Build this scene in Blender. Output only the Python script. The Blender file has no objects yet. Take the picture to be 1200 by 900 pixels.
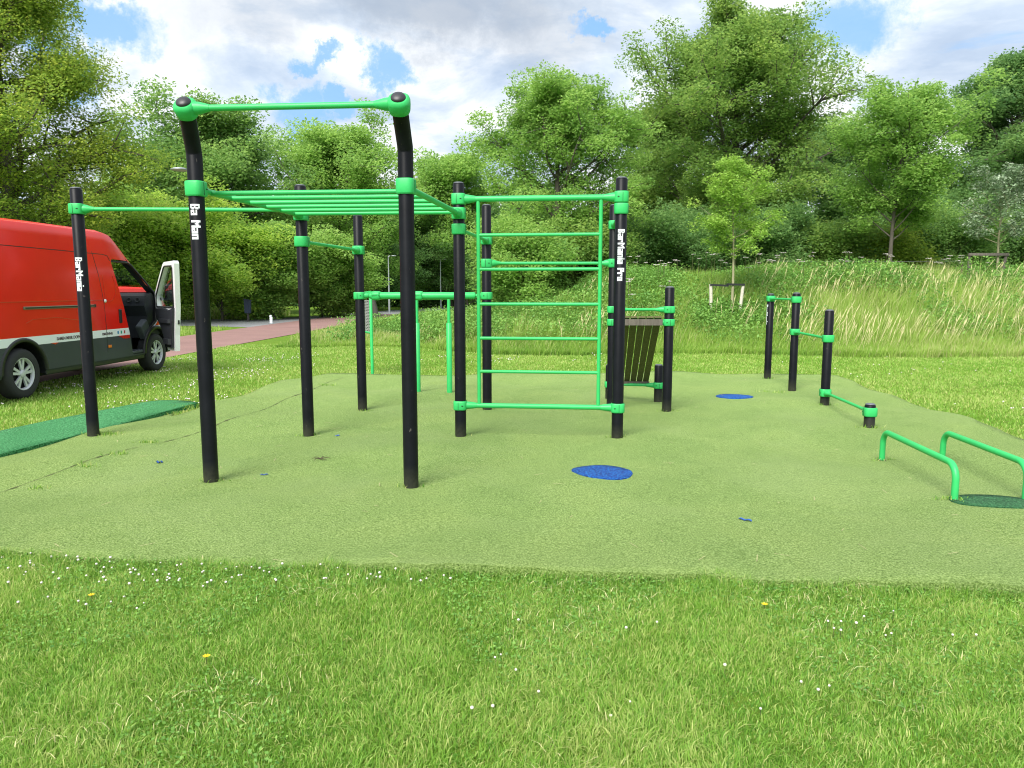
import bpy, math, random
import numpy as np
from mathutils import Vector, Matrix

random.seed(7)
sc = bpy.context.scene
C = sc.collection
PI = math.pi

# ------------------------------------------------------------------ camera
F, HY, CH = 870.0, 340.0, 1.55           # focal length in px of a 1200 px wide picture, horizon row, eye height
TH = math.atan((450 - HY) / F)
cs, sn = math.cos(TH), math.sin(TH)
cam_d = bpy.data.cameras.new('camera'); cam = bpy.data.objects.new('camera', cam_d); C.objects.link(cam)
cam.location = (0, 0, CH); cam.rotation_euler = (PI / 2 - TH, 0, 0)
cam_d.sensor_width = 36; cam_d.lens = 36 * F / 1200; cam_d.clip_end = 2000; cam_d.clip_start = 0.05
sc.camera = cam

def zat(py, Y):
    v = (450 - py) / F
    return CH + Y * (-sn + v * cs) / (cs + v * sn)
def xat(px, py, Y):
    v = (450 - py) / F
    return (px - 600) / F * Y / (cs + v * sn)
def gp(px, py, z=0.0):
    v = (450 - py) / F; u = (px - 600) / F
    dy = cs + v * sn; dz = -sn + v * cs
    t = (z - CH) / dz
    return (u * t, dy * t)

# ------------------------------------------------------------------ materials
def nt(name):
    m = bpy.data.materials.new(name); m.use_nodes = True
    n = m.node_tree.nodes; l = m.node_tree.links
    return m, n, l, n['Principled BSDF']
def rgb(c): return (c[0], c[1], c[2], 1)
def noise(n, l, scale, detail=4, rough=.6, vec=None, dist=0):
    t = n.new('ShaderNodeTexNoise'); t.inputs['Scale'].default_value = scale
    t.inputs['Detail'].default_value = detail; t.inputs['Roughness'].default_value = rough
    t.inputs['Distortion'].default_value = dist
    if vec is not None: l.new(vec, t.inputs['Vector'])
    return t
def ramp(n, l, fac, stops):
    r = n.new('ShaderNodeValToRGB'); e = r.color_ramp.elements
    while len(e) < len(stops): e.new(0.5)
    for i, (p, c) in enumerate(stops):
        e[i].position = p; e[i].color = rgb(c)
    l.new(fac, r.inputs[0]); return r
def coord(n, kind='Object'):
    return n.new('ShaderNodeTexCoord').outputs[kind]
def mix(n, l, fac, a, b, mode='MIX'):
    m = n.new('ShaderNodeMix'); m.data_type = 'RGBA'; m.blend_type = mode
    for sock, val in ((m.inputs[0], fac), (m.inputs[6], a), (m.inputs[7], b)):
        if hasattr(val, 'links'): l.new(val, sock)
        else: sock.default_value = val if not isinstance(val, tuple) else rgb(val)
    return m.outputs[2]
def bump(n, l, p, h, strength, dist):
    b = n.new('ShaderNodeBump'); b.inputs['Strength'].default_value = strength
    b.inputs['Distance'].default_value = dist
    l.new(h, b.inputs['Height']); l.new(b.outputs[0], p.inputs['Normal'])

def plain(name, col, rough=.5, metal=0, var=.12, scale=18, bmp=0, spec=.5, coat=0):
    m, n, l, p = nt(name)
    t = noise(n, l, scale, 5, .65, coord(n))
    lo = tuple(c * (1 - var) for c in col); hi = tuple(min(1, c * (1 + var)) for c in col)
    r = ramp(n, l, t.outputs['Fac'], [(.3, lo), (.7, hi)])
    l.new(r.outputs[0], p.inputs['Base Color'])
    rr = n.new('ShaderNodeMapRange'); rr.inputs['To Min'].default_value = max(0, rough - .1); rr.inputs['To Max'].default_value = min(1, rough + .1)
    l.new(t.outputs['Fac'], rr.inputs[0]); l.new(rr.outputs[0], p.inputs['Roughness'])
    p.inputs['Metallic'].default_value = metal
    p.inputs['Specular IOR Level'].default_value = spec
    p.inputs['Coat Weight'].default_value = coat
    if bmp: bump(n, l, p, t.outputs['Fac'], .4, bmp)
    return m

M = {}
M['green'] = plain('green_powder_coat', (.032, .43, .115), .42, var=.07, scale=9, spec=.35)
M['black'] = plain('black_powder_coat', (.0050, .0058, .0085), .42, var=.25, scale=6, spec=.16)
def scuffed():
    m = plain('scuffed_black_coat', (.0050, .0058, .0085), .42, var=.25, scale=6, spec=.16)
    n = m.node_tree.nodes; l = m.node_tree.links; p = n['Principled BSDF']; co = coord(n)
    mp = n.new('ShaderNodeMapping'); mp.inputs['Scale'].default_value = (1, 1, .45); l.new(co, mp.inputs[0])
    a = noise(n, l, 26, 3, .6, mp.outputs[0]); r = ramp(n, l, a.outputs['Fac'], [(.70, (0, 0, 0)), (.74, (1, 1, 1))])
    sep = n.new('ShaderNodeSeparateXYZ'); l.new(co, sep.inputs[0]); d = n.new('ShaderNodeMapRange'); d.inputs['From Min'].default_value = .22; d.inputs['From Max'].default_value = .0
    l.new(sep.outputs[2], d.inputs[0]); dn = noise(n, l, 30, 5, .7, co); du = n.new('ShaderNodeMath'); du.operation = 'MULTIPLY'; l.new(d.outputs[0], du.inputs[0]); l.new(dn.outputs['Fac'], du.inputs[1])
    old = p.inputs['Base Color'].links[0].from_socket
    c = mix(n, l, du.outputs[0], old, (.07, .075, .045)); c = mix(n, l, r.outputs[0], c, (.06, .055, .05)); l.new(c, p.inputs['Base Color']); return m
M['black'] = scuffed()
M['rubber'] = plain('black_rubber_cap', (.02, .02, .024), .45, var=.1)
M['captop'] = plain('grey_plastic_top', (.10, .11, .13), .5, var=.1)
M['slot'] = plain('dark_gap', (.006, .012, .008), .8)
M['letter'] = plain('white_lettering', (.72, .76, .80), .5, var=.04)
M['silver'] = plain('galvanised_steel', (.36, .39, .42), .4, .5, var=.1)
M['tyre'] = plain('tyre_rubber', (.025, .026, .028), .75, var=.2, scale=30)
M['alloy'] = plain('alloy_rim', (.60, .62, .65), .38, .25, var=.05)
M['wheelwell'] = plain('wheel_well', (.012, .012, .013), .8)
M['dashplastic'] = plain('dash_plastic', (.022, .025, .032), .55, var=.2)
M['greyplastic'] = plain('step_plastic', (.075, .085, .10), .6, var=.2)
M['whitepaint'] = plain('white_van_paint', (.82, .84, .87), .3, var=.03, coat=.4)
M['blacktrim'] = plain('black_trim', (.015, .016, .018), .4)
M['railmetal'] = plain('slide_rail_metal', (.22, .19, .13), .4, .3)
M['orange'] = plain('orange_marker_lens', (.75, .20, .02), .25)
M['redpaint'] = plain('red_film', (.60, .018, .008), .3, var=.05, coat=.5)
M['wire'] = plain('fence_wire', (.2, .2, .2), .5, .5)
M['stake'] = plain('bleached_stake', (.50, .47, .40), .8, var=.25, scale=25)
M['pinkbark'] = plain('fence_post_wood', (.18, .14, .10), .85, var=.3)
M['blue'] = None
M['debris'] = plain('blue_plastic_scrap', (.03, .12, .42), .5)
M['twig'] = plain('twig', (.07, .055, .03), .9)
M['bluebox'] = plain('dark_blue_plastic', (.03, .045, .09), .5, var=.2)
M['darkpost'] = plain('dark_recycled_post', (.06, .055, .05), .8, var=.2)
M['petal'] = plain('clover_petal', (.66, .60, .58), .8, var=.15, scale=40)
M['yellow'] = plain('yellow_petal', (.80, .50, .01), .7)
M['straw'] = plain('dry_stalk', (.55, .50, .27), .9)
M['panel'] = None
M['icon_blue'] = plain('icon_blue', (.05, .25, .5), .4); M['icon_green'] = plain('icon_green', (.02, .28, .22), .4); M['icon_red'] = plain('icon_red', (.5, .05, .05), .4)
M['ink'] = plain('stripe_lettering', (.10, .06, .08), .4)

def glass(name):
    m, n, l, p = nt(name)
    out = n['Material Output']; tr = n.new('ShaderNodeBsdfTransparent'); tr.inputs[0].default_value = (.88, .93, .91, 1)
    gl = n.new('ShaderNodeBsdfGlossy'); gl.inputs['Roughness'].default_value = .03
    t = noise(n, l, 3, 2, .5, coord(n)); mr = n.new('ShaderNodeMapRange'); mr.inputs['To Min'].default_value = .02; mr.inputs['To Max'].default_value = .05
    l.new(t.outputs['Fac'], mr.inputs[0])
    lw = n.new('ShaderNodeLayerWeight'); fr = n.new('ShaderNodeMath'); fr.operation = 'POWER'; l.new(lw.outputs['Facing'], fr.inputs[0]); fr.inputs[1].default_value = 5
    ad = n.new('ShaderNodeMath'); ad.operation = 'ADD'; l.new(fr.outputs[0], ad.inputs[0]); l.new(mr.outputs[0], ad.inputs[1])
    mx = n.new('ShaderNodeMixShader'); l.new(ad.outputs[0], mx.inputs[0]); l.new(tr.outputs[0], mx.inputs[1]); l.new(gl.outputs[0], mx.inputs[2])
    l.new(mx.outputs[0], out.inputs[0]); return m
M['glass'] = glass('window_glass')

def wood(name, a, b):
    m, n, l, p = nt(name)
    mp = n.new('ShaderNodeMapping'); mp.inputs['Scale'].default_value = (14, 14, 1.2); l.new(coord(n), mp.inputs[0])
    t = noise(n, l, 3, 6, .7, mp.outputs[0]); r = ramp(n, l, t.outputs['Fac'], [(.3, a), (.7, b)])
    l.new(r.outputs[0], p.inputs['Base Color']); p.inputs['Roughness'].default_value = .85
    bump(n, l, p, t.outputs['Fac'], .5, .004); return m
M['wood'] = wood('weathered_board', (.055, .058, .018), (.12, .12, .042))
M['woodgrey'] = wood('grey_board', (.07, .06, .05), (.16, .14, .12))
M['bark'] = wood('bark', (.05, .045, .035), (.13, .115, .09))
M['palebark'] = wood('pale_bark', (.17, .17, .09), (.34, .32, .20))

# van side film: red above, white band, grey plastic below (by height on the body)
def van_body():
    m, n, l, p = nt('van_side')
    sep = n.new('ShaderNodeSeparateXYZ'); l.new(coord(n), sep.inputs[0])
    def gt(v, th):
        k = n.new('ShaderNodeMath'); k.operation = 'GREATER_THAN'; l.new(v, k.inputs[0]); k.inputs[1].default_value = th; return k.outputs[0]
    nz = noise(n, l, 1.4, 4, .5, coord(n))
    red = ramp(n, l, nz.outputs['Fac'], [(.3, (.70, .012, .006)), (.7, (.82, .018, .008))]).outputs[0]
    grey = ramp(n, l, nz.outputs['Fac'], [(.3, (.040, .048, .055)), (.7, (.055, .065, .072))]).outputs[0]
    a = mix(n, l, gt(sep.outputs[2], .76), grey, (.82, .85, .88))
    b = mix(n, l, gt(sep.outputs[2], .885), a, red)
    c = mix(n, l, gt(sep.outputs[2], 2.515), b, (.50, .10, .09))
    l.new(b, p.inputs['Base Color'])
    ro = n.new('ShaderNodeMapRange'); ro.inputs['To Min'].default_value = .55; ro.inputs['To Max'].default_value = .27
    l.new(gt(sep.outputs[2], .76), ro.inputs[0]); l.new(ro.outputs[0], p.inputs['Roughness'])
    p.inputs['Coat Weight'].default_value = .08; p.inputs['Specular IOR Level'].default_value = .35
    return m
M['van'] = van_body()

def turf(name, lo, mid, hi, patch=None, s=170):
    m, n, l, p = nt(name)
    co = coord(n)
    fine = noise(n, l, s, 3, .75, co)
    r = ramp(n, l, fine.outputs['Fac'], [(.36, lo), (.5, mid), (.66, hi)])
    big = noise(n, l, 1.1, 5, .6, co, 1.0)
    br = ramp(n, l, big.outputs['Fac'], [(.32, (.87, .91, .86)), (.52, (1, 1, 1)), (.70, (1.09, 1.05, 1.05))])
    col = mix(n, l, 1.0, r.outputs[0], br.outputs[0], 'MULTIPLY')
    if patch:
        b2 = noise(n, l, .55, 4, .6, co, .6)
        f2 = ramp(n, l, b2.outputs['Fac'], [(.50, (0, 0, 0)), (.72, (.40, .40, .40))])
        col = mix(n, l, f2.outputs[0], col, patch)
    l.new(col, p.inputs['Base Color']); p.inputs['Roughness'].default_value = .85
    p.inputs['Specular IOR Level'].default_value = .2
    p.inputs['Sheen Weight'].default_value = .03
    f2 = noise(n, l, s * .45, 5, .8, co)
    bump(n, l, p, f2.outputs['Fac'], 1.0, .03)
    return m
M['turf'] = turf('sanded_turf', (.085, .160, .022), (.225, .345, .082), (.42, .56, .20), (.29, .39, .145), 100)
M['emerald'] = turf('emerald_turf', (.012, .08, .022), (.035, .24, .075), (.15, .46, .19), s=60)
M['blueturf'] = turf('blue_turf', (.001, .012, .10), (.003, .060, .33), (.02, .26, .70), s=60)
M['darkoval'] = turf('dark_green_turf', (.008, .05, .018), (.022, .12, .040), (.08, .26, .11), s=70)

def ground_mat():
    m, n, l, p = nt('meadow_ground')
    co = coord(n)
    f = noise(n, l, 55, 5, .8, co); r = ramp(n, l, f.outputs['Fac'], [(.28, (.05, .10, .014)), (.5, (.13, .23, .030)), (.74, (.24, .34, .07))])
    b = noise(n, l, .9, 5, .65, co, .8); rb = ramp(n, l, b.outputs['Fac'], [(.35, (.85, .92, .8)), (.6, (1.12, 1.05, .9))])
    col = mix(n, l, 1.0, r.outputs[0], rb.outputs[0], 'MULTIPLY')
    d = noise(n, l, 2.6, 6, .7, co); dr = ramp(n, l, d.outputs['Fac'], [(.60, (0, 0, 0)), (.74, (.5, .5, .5))])
    col = mix(n, l, dr.outputs[0], col, (.21, .18, .07))
    l.new(col, p.inputs['Base Color']); p.inputs['Roughness'].default_value = .95; p.inputs['Specular IOR Level'].default_value = .1
    bump(n, l, p, f.outputs['Fac'], .8, .03); return m
M['ground'] = ground_mat()

def asphalt(name, a, b):
    m, n, l, p = nt(name); co = coord(n)
    f = noise(n, l, 60, 5, .8, co); g = noise(n, l, .8, 5, .6, co)
    r = ramp(n, l, f.outputs['Fac'], [(.3, a), (.7, b)]); rg = ramp(n, l, g.outputs['Fac'], [(.3, (.88, .88, .88)), (.7, (1.1, 1.1, 1.1))])
    l.new(mix(n, l, 1.0, r.outputs[0], rg.outputs[0], 'MULTIPLY'), p.inputs['Base Color'])
    p.inputs['Roughness'].default_value = .9; bump(n, l, p, f.outputs['Fac'], .4, .008); return m
M['redpath'] = asphalt('red_asphalt', (.19, .105, .095), (.30, .175, .16))
M['greyroad'] = asphalt('grey_asphalt', (.17, .175, .185), (.27, .275, .285))
M['seam'] = plain('seam_soil', (.075, .085, .03), .95, var=.5, scale=30)
M['soil'] = plain('edge_soil', (.20, .16, .09), .95, var=.4, scale=25, bmp=.01)

def leafmat(name, c0, c1, c2, trans=.54, rough=.55):
    m, n, l, p = nt(name)
    at = n.new('ShaderNodeAttribute'); at.attribute_name = 'tint'
    r = ramp(n, l, at.outputs['Fac'], [(.0, c0), (.5, c1), (1.0, c2)])
    l.new(r.outputs[0], p.inputs['Base Color']); p.inputs['Roughness'].default_value = rough
    p.inputs['Specular IOR Level'].default_value = .3
    tr = n.new('ShaderNodeBsdfTranslucent')
    hs = n.new('ShaderNodeHueSaturation'); hs.inputs['Value'].default_value = 1.5; hs.inputs['Hue'].default_value = .485
    l.new(r.outputs[0], hs.inputs['Color']); l.new(hs.outputs[0], tr.inputs[0])
    mx = n.new('ShaderNodeMixShader'); mx.inputs[0].default_value = trans
    l.new(p.outputs[0], mx.inputs[1]); l.new(tr.outputs[0], mx.inputs[2])
    l.new(mx.outputs[0], n['Material Output'].inputs[0]); return m
M['beech'] = leafmat('beech_leaf', (.11, .23, .035), (.24, .37, .055), (.42, .50, .08))
M['ash'] = leafmat('ash_leaf', (.10, .22, .06), (.18, .33, .085), (.28, .45, .12))
M['alder'] = leafmat('alder_leaf', (.13, .27, .06), (.23, .41, .09), (.35, .54, .14))
M['oak'] = leafmat('oak_leaf', (.10, .21, .05), (.18, .32, .07), (.29, .43, .10))
M['lime'] = leafmat('lime_leaf', (.15, .30, .045), (.26, .45, .075), (.37, .55, .12), .42)
M['limeshrub'] = leafmat('hazel_leaf', (.16, .32, .05), (.33, .52, .085), (.50, .64, .13), .55)
M['silverleaf'] = leafmat('silver_leaf', (.10, .17, .08), (.20, .30, .16), (.45, .52, .40), .25)
M['darkleaf'] = leafmat('dark_leaf', (.08, .19, .06), (.15, .29, .09), (.24, .40, .12))
M['needle'] = leafmat('pine_needle', (.015, .035, .018), (.025, .05, .025), (.04, .07, .03), .1)
M['lawnblade'] = leafmat('lawn_blade', (.08, .22, .024), (.225, .415, .060), (.54, .57, .22), .42, .5)
M['meadow'] = leafmat('meadow_blade', (.11, .25, .035), (.27, .43, .07), (.52, .50, .25), .38, .6)
M['weed'] = leafmat('weed_leaf', (.09, .23, .045), (.17, .35, .07), (.27, .45, .10), .35)

# ------------------------------------------------------------------ mesh helpers
class MB:
    def __init__(s): s.v = []; s.f = []; s.mi = []; s.sm = []
    def add(s, vs, fs, mi=0, sm=False):
        o = len(s.v); s.v += [tuple(v) for v in vs]
        for f in fs: s.f.append(tuple(i + o for i in f)); s.mi.append(mi); s.sm.append(sm)
    def tube(s, pts, r, seg=14, mi=0, cap=True):
        pts = [Vector(p) for p in pts]; n = len(pts)
        rs = r if isinstance(r, (list, tuple)) else [r] * n
        vs = []; up = None
        for i, p in enumerate(pts):
            t = (pts[min(i + 1, n - 1)] - pts[max(i - 1, 0)]).normalized()
            if up is None:
                up = Vector((0, 0, 1)) if abs(t.z) < .9 else Vector((1, 0, 0))
            a = (up - t * up.dot(t)).normalized(); b = t.cross(a); up = a
            for k in range(seg):
                w = 2 * PI * k / seg; vs.append(p + (a * math.cos(w) + b * math.sin(w)) * rs[i])
        fs = [(i * seg + k, i * seg + (k + 1) % seg, (i + 1) * seg + (k + 1) % seg, (i + 1) * seg + k) for i in range(n - 1) for k in range(seg)]
        s.add(vs, fs, mi, True)
        if cap:
            s.add(vs[:seg], [tuple(range(seg))[::-1]], mi); s.add(vs[-seg:], [tuple(range(seg))], mi)
    def box(s, c, d, rz=0, mi=0, rx=0, ry=0, bev=0):
        Rm = Matrix.Rotation(rz, 3, 'Z') @ Matrix.Rotation(ry, 3, 'Y') @ Matrix.Rotation(rx, 3, 'X')
        c = Vector(c); x, y, z = d[0] / 2, d[1] / 2, d[2] / 2
        if not bev:
            vs = [c + Rm @ Vector((a * x, b * y, e * z)) for e in (-1, 1) for b in (-1, 1) for a in (-1, 1)]
            s.add(vs, [(0, 2, 3, 1), (4, 5, 7, 6), (0, 1, 5, 4), (2, 6, 7, 3), (0, 4, 6, 2), (1, 3, 7, 5)], mi)
        else:
            # rounded in plan, chamfered top and bottom
            pr = []
            for (e, k) in ((-1, 1), (-1, 0), (1, 0), (1, 1)):
                zz = e * (z if k else z - bev); ins = bev if k else 0
                ring = []
                for (sx, sy, a0) in ((1, 1, 0), (-1, 1, PI / 2), (-1, -1, PI), (1, -1, 1.5 * PI)):
                    for j in range(4):
                        a = a0 + j * PI / 6
                        ring.append(c + Rm @ Vector((sx * (x - bev) + (bev - ins * .7) * math.cos(a), sy * (y - bev) + (bev - ins * .7) * math.sin(a), zz)))
                pr.append(ring)
            vs = sum(pr, []); m = 16
            fs = [(i * m + k, i * m + (k + 1) % m, (i + 1) * m + (k + 1) % m, (i + 1) * m + k) for i in range(3) for k in range(m)]
            s.add(vs, fs + [tuple(range(m))[::-1], tuple(range(3 * m, 4 * m))], mi)
    def ring(s, c, prof, seg=32, rz=0, p=2.0, mi=0, sm=True, axis=None, cap=True):
        # superellipse lathe about z (or any axis)
        vs = []; c = Vector(c)
        Q = Matrix.Identity(3) if axis is None else Vector((0, 0, 1)).rotation_difference(Vector(axis)).to_matrix()
        for (r, z) in prof:
            for k in range(seg):
                a = 2 * PI * k / seg; ca, sa = math.cos(a), math.sin(a)
                q = (abs(ca) ** p + abs(sa) ** p) ** (-1 / p)
                vs.append(c + Q @ (Matrix.Rotation(rz, 3, 'Z') @ Vector((r * q * ca, r * q * sa, z))))
        n = len(prof)
        fs = [(i * seg + k, i * seg + (k + 1) % seg, (i + 1) * seg + (k + 1) % seg, (i + 1) * seg + k) for i in range(n - 1) for k in range(seg)]
        s.add(vs, fs, mi, sm)
        if cap and prof[0][0] > 1e-4: s.add(vs[:seg], [tuple(range(seg))[::-1]], mi)
        if cap and prof[-1][0] > 1e-4: s.add(vs[-seg:], [tuple(range(seg))], mi)
    def prism(s, poly, vec, mi=0):
        n = len(poly); a = [Vector(p) for p in poly]; b = [p + Vector(vec) for p in a]
        s.add(a + b, [tuple(range(n))[::-1], tuple(range(n, 2 * n))] + [(i, (i + 1) % n, n + (i + 1) % n, n + i) for i in range(n)], mi)
    def build(s, name, mats, parent=None):
        off = root_loc(parent)
        me = bpy.data.meshes.new(name)
        me.from_pydata([(v[0] - off[0], v[1] - off[1], v[2] - off[2]) for v in s.v], [], s.f)
        if not isinstance(mats, (list, tuple)): mats = [mats]
        for m in mats: me.materials.append(m)
        me.polygons.foreach_set('material_index', s.mi); me.polygons.foreach_set('use_smooth', s.sm)
        me.update()
        o = bpy.data.objects.new(name, me); C.objects.link(o)
        if parent: o.parent = parent
        return o
def root_loc(p):
    x = Vector((0, 0, 0))
    while p is not None: x = x + p.location; p = p.parent
    return x
def tag(o, label=None, cat=None, group=None, kind=None):
    if label: o['label'] = label
    if cat: o['category'] = cat
    if group: o['group'] = group
    if kind: o['kind'] = kind
    return o
def thing(name, loc, label, cat, group=None):
    o = bpy.data.objects.new(name, None); C.objects.link(o); o.location = loc
    o.empty_display_size = .2
    return tag(o, label, cat, group)

def np_mesh(name, V, faces, mat, tint=None, parent=None, smooth=False):
    """V (N,3); faces: list of int arrays (n,k)"""
    me = bpy.data.meshes.new(name)
    me.vertices.add(len(V)); me.vertices.foreach_set('co', np.asarray(V, dtype=np.float32).ravel())
    loops = np.concatenate([f.ravel() for f in faces]); tot = np.concatenate([np.full(len(f), f.shape[1]) for f in faces])
    start = np.concatenate([[0], np.cumsum(tot)[:-1]])
    me.loops.add(len(loops)); me.loops.foreach_set('vertex_index', loops.astype(np.int32))
    me.polygons.add(len(tot)); me.polygons.foreach_set('loop_start', start.astype(np.int32)); me.polygons.foreach_set('loop_total', tot.astype(np.int32))
    if smooth: me.polygons.foreach_set('use_smooth', np.ones(len(tot), dtype=bool))
    if tint is not None:
        a = me.attributes.new('tint', 'FLOAT', 'POINT'); a.data.foreach_set('value', np.asarray(tint, dtype=np.float32))
    for m_ in (mat if isinstance(mat, (list, tuple)) else [mat]): me.materials.append(m_)
    me.update(calc_edges=True)
    o = bpy.data.objects.new(name, me); C.objects.link(o)
    if parent: o.parent = parent
    return o

# ------------------------------------------------------------------ terrain
def sstep(a, b, x):
    t = np.clip((x - a) / (b - a), 0, 1); return t * t * (3 - 2 * t)
def bank_base(x):
    return 18.0 + 2.2 * sstep(1, -4, x) - .6 * sstep(3, 9, x)
def hgt(x, y):
    x = np.asarray(x, float); y = np.asarray(y, float)
    rise = sstep(0, 6.0, y - bank_base(x)) * sstep(-3.0, 5.0, x) * 1.65
    far = sstep(36, 60, y) * 0.0
    wob = .05 * np.sin(x * .7 + 1.3) * np.cos(y * .5) * sstep(14, 20, y) * sstep(-6, -3, x)
    return rise + wob + far

xs = np.unique(np.concatenate([np.linspace(-400, -40, 10), np.linspace(-40, 40, 161), np.linspace(40, 400, 10)]))
ys = np.unique(np.concatenate([np.linspace(-60, -2, 8), np.linspace(-2, 60, 187), np.linspace(60, 900, 12)]))
GX, GY = np.meshgrid(xs, ys); GZ = hgt(GX, GY)
V = np.stack([GX, GY, GZ], -1).reshape(-1, 3); nx, ny = len(xs), len(ys)
ii = (np.arange(ny - 1)[:, None] * nx + np.arange(nx - 1)[None, :]).ravel()
tag(np_mesh('ground', V, [np.stack([ii, ii + 1, ii + nx + 1, ii + nx], -1)], M['ground'], smooth=True), kind='structure')

# artificial turf field (gently wavy sheet, thick edge)
pad_poly = np.array([(-5.2, 4.95)] + [gp(px, py, .035) for px, py in ((0, 646), (200, 657), (400, 664), (600, 671), (800, 677), (1000, 685), (1200, 694))] + [(3.9, 3.80), (5.2, 4.4), (5.5, 6.0), (5.5, 7.2)] + [gp(px, py, .035) for px, py in ((1200, 513), (1140, 495), (1080, 477), (1030, 459), (990, 445), (960, 440), (800, 438), (600, 439), (420, 439), (375, 440), (330, 449), (215, 484))] + [(-4.28, 9.0), (-4.62, 6.9)])
def in_poly(P, poly):
    x, y = P[..., 0], P[..., 1]; r = np.zeros(x.shape, bool); n = len(poly)
    for i in range(n):
        x1, y1 = poly[i]; x2, y2 = poly[(i + 1) % n]
        c = ((y1 > y) != (y2 > y)) & (x < (x2 - x1) * (y - y1) / ((y2 - y1) if y2 != y1 else 1e-9) + x1); r ^= c
    return r
def edge_dist(P, poly):
    d = np.full(P.shape[:-1], 1e9); n = len(poly)
    for i in range(n):
        a = poly[i]; b = poly[(i + 1) % n]; ab = b - a
        t = np.clip(((P - a) @ ab) / (ab @ ab), 0, 1)[..., None]
        d = np.minimum(d, np.linalg.norm(P - (a + t * ab), axis=-1))
    return d
def padz(x, y):
    x = np.asarray(x, float); y = np.asarray(y, float)
    b = .020 * np.sin(x * 2.3 + .6 * y) * np.sin(y * 1.9 + 1) + .015 * np.sin(y * 3.4 - .8 * x + 2) + .007 * np.sin(x * 4.1 - y * 2.2)
    return .050 + b
def smooth_poly(poly, k=6, jitter=.0, seed=0):
    # Catmull-Rom through the points
    rg = np.random.default_rng(seed); out = []; n = len(poly)
    for i in range(n):
        p0, p1, p2, p3 = poly[i - 1], poly[i], poly[(i + 1) % n], poly[(i + 2) % n]
        for t in np.arange(k) / k:
            out.append(.5 * ((2 * p1) + (-p0 + p2) * t + (2 * p0 - 5 * p1 + 4 * p2 - p3) * t * t + (-p0 + 3 * p1 - 3 * p2 + p3) * t ** 3))
    out = np.array(out); return out + rg.normal(0, jitter, out.shape)
import bmesh
def sheet(name, poly, zf, thick, mats, step=.16, grid=True):
    bm = bmesh.new()
    vs = [bm.verts.new((p[0], p[1], 0)) for p in poly]; f = bm.faces.new(vs)
    if f.normal.z < 0: f.normal_flip()
    x0, y0 = poly.min(0); x1, y1 = poly.max(0)
    for a in np.arange(x0 + step, x1, step):
        bmesh.ops.bisect_plane(bm, geom=bm.verts[:] + bm.edges[:] + bm.faces[:], plane_co=(a, 0, 0), plane_no=(1, 0, 0))
    for b in np.arange(y0 + step, y1, step):
        bmesh.ops.bisect_plane(bm, geom=bm.verts[:] + bm.edges[:] + bm.faces[:], plane_co=(0, b, 0), plane_no=(0, 1, 0))
    for v in bm.verts: v.co.z = float(zf(v.co.x, v.co.y))
    bnd = [e for e in bm.edges if e.is_boundary]
    r = bmesh.ops.extrude_edge_only(bm, edges=bnd)
    for v in [g for g in r['geom'] if isinstance(g, bmesh.types.BMVert)]: v.co.z -= thick
    bmesh.ops.recalc_face_normals(bm, faces=bm.faces[:])
    for fc in bm.faces: fc.smooth = abs(fc.normal.z) > .5
    me = bpy.data.meshes.new(name); bm.to_mesh(me); bm.free()
    for m_ in (mats if isinstance(mats, list) else [mats]): me.materials.append(m_)
    o = bpy.data.objects.new(name, me); C.objects.link(o); return o
pad_s = smooth_poly(pad_poly, 8, .012, 3)
tag(sheet('artificial_turf', pad_s, padz, .06, M['turf']), kind='structure')
strip_poly = np.array([(-4.20, 9.62), (-4.26, 9.85), (-4.55, 9.98), (-4.85, 9.95), (-5.05, 9.55), (-5.28, 8.6), (-5.6, 7.2), (-5.75, 6.2), (-4.90, 6.0), (-4.62, 6.9), (-4.40, 8.2)])
tag(sheet('artificial_turf_strip', smooth_poly(strip_poly, 6, .004, 5), lambda x, y: .062 + .004 * math.sin(x * 4 + y * 2), .07, M['emerald'], .25), kind='structure')

def blob(cx, cy, rx, ry, n=40, seed=0, irr=.04):
    rg = np.random.default_rng(seed); ph = rg.uniform(0, 6, 3)
    a = np.arange(n) / n * 2 * PI
    r = 1 + irr * (np.sin(2 * a + ph[0]) + .6 * np.sin(3 * a + ph[1]) + .4 * np.sin(5 * a + ph[2])) + rg.normal(0, .006, n)
    return np.stack([cx + rx * r * np.cos(a), cy + ry * r * np.sin(a)], -1)
def spot(name, cx, cy, rx, ry, mat, label, cat, group, seed):
    o = sheet(name, blob(0, 0, rx, ry, seed=seed), lambda x, y: float(padz(x + cx, y + cy)) + .006, .02, mat, .12)
    o.location = (cx, cy, 0); tag(o, label, cat, group)
cx_, cy_ = gp(706, 561.5)
spot('turf_spot', cx_, cy_, .245, .31, M['blueturf'], 'larger blue turf disc in front of the climbing frame', 'turf marker', 'blue turf discs', 1)
cx_, cy_ = gp(860, 470)
spot('turf_spot', cx_, cy_, .24, .30, M['blueturf'], 'far blue turf disc between the slatted board and the stepped low bars', 'turf marker', 'blue turf discs', 2)
cx_, cy_ = gp(1172, 597.5)
spot('turf_patch', cx_, cy_, .36, .17, M['darkoval'], 'dark green oval patch of turf beside the foot of the low push-up bar', 'turf patch', None, 6)

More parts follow.
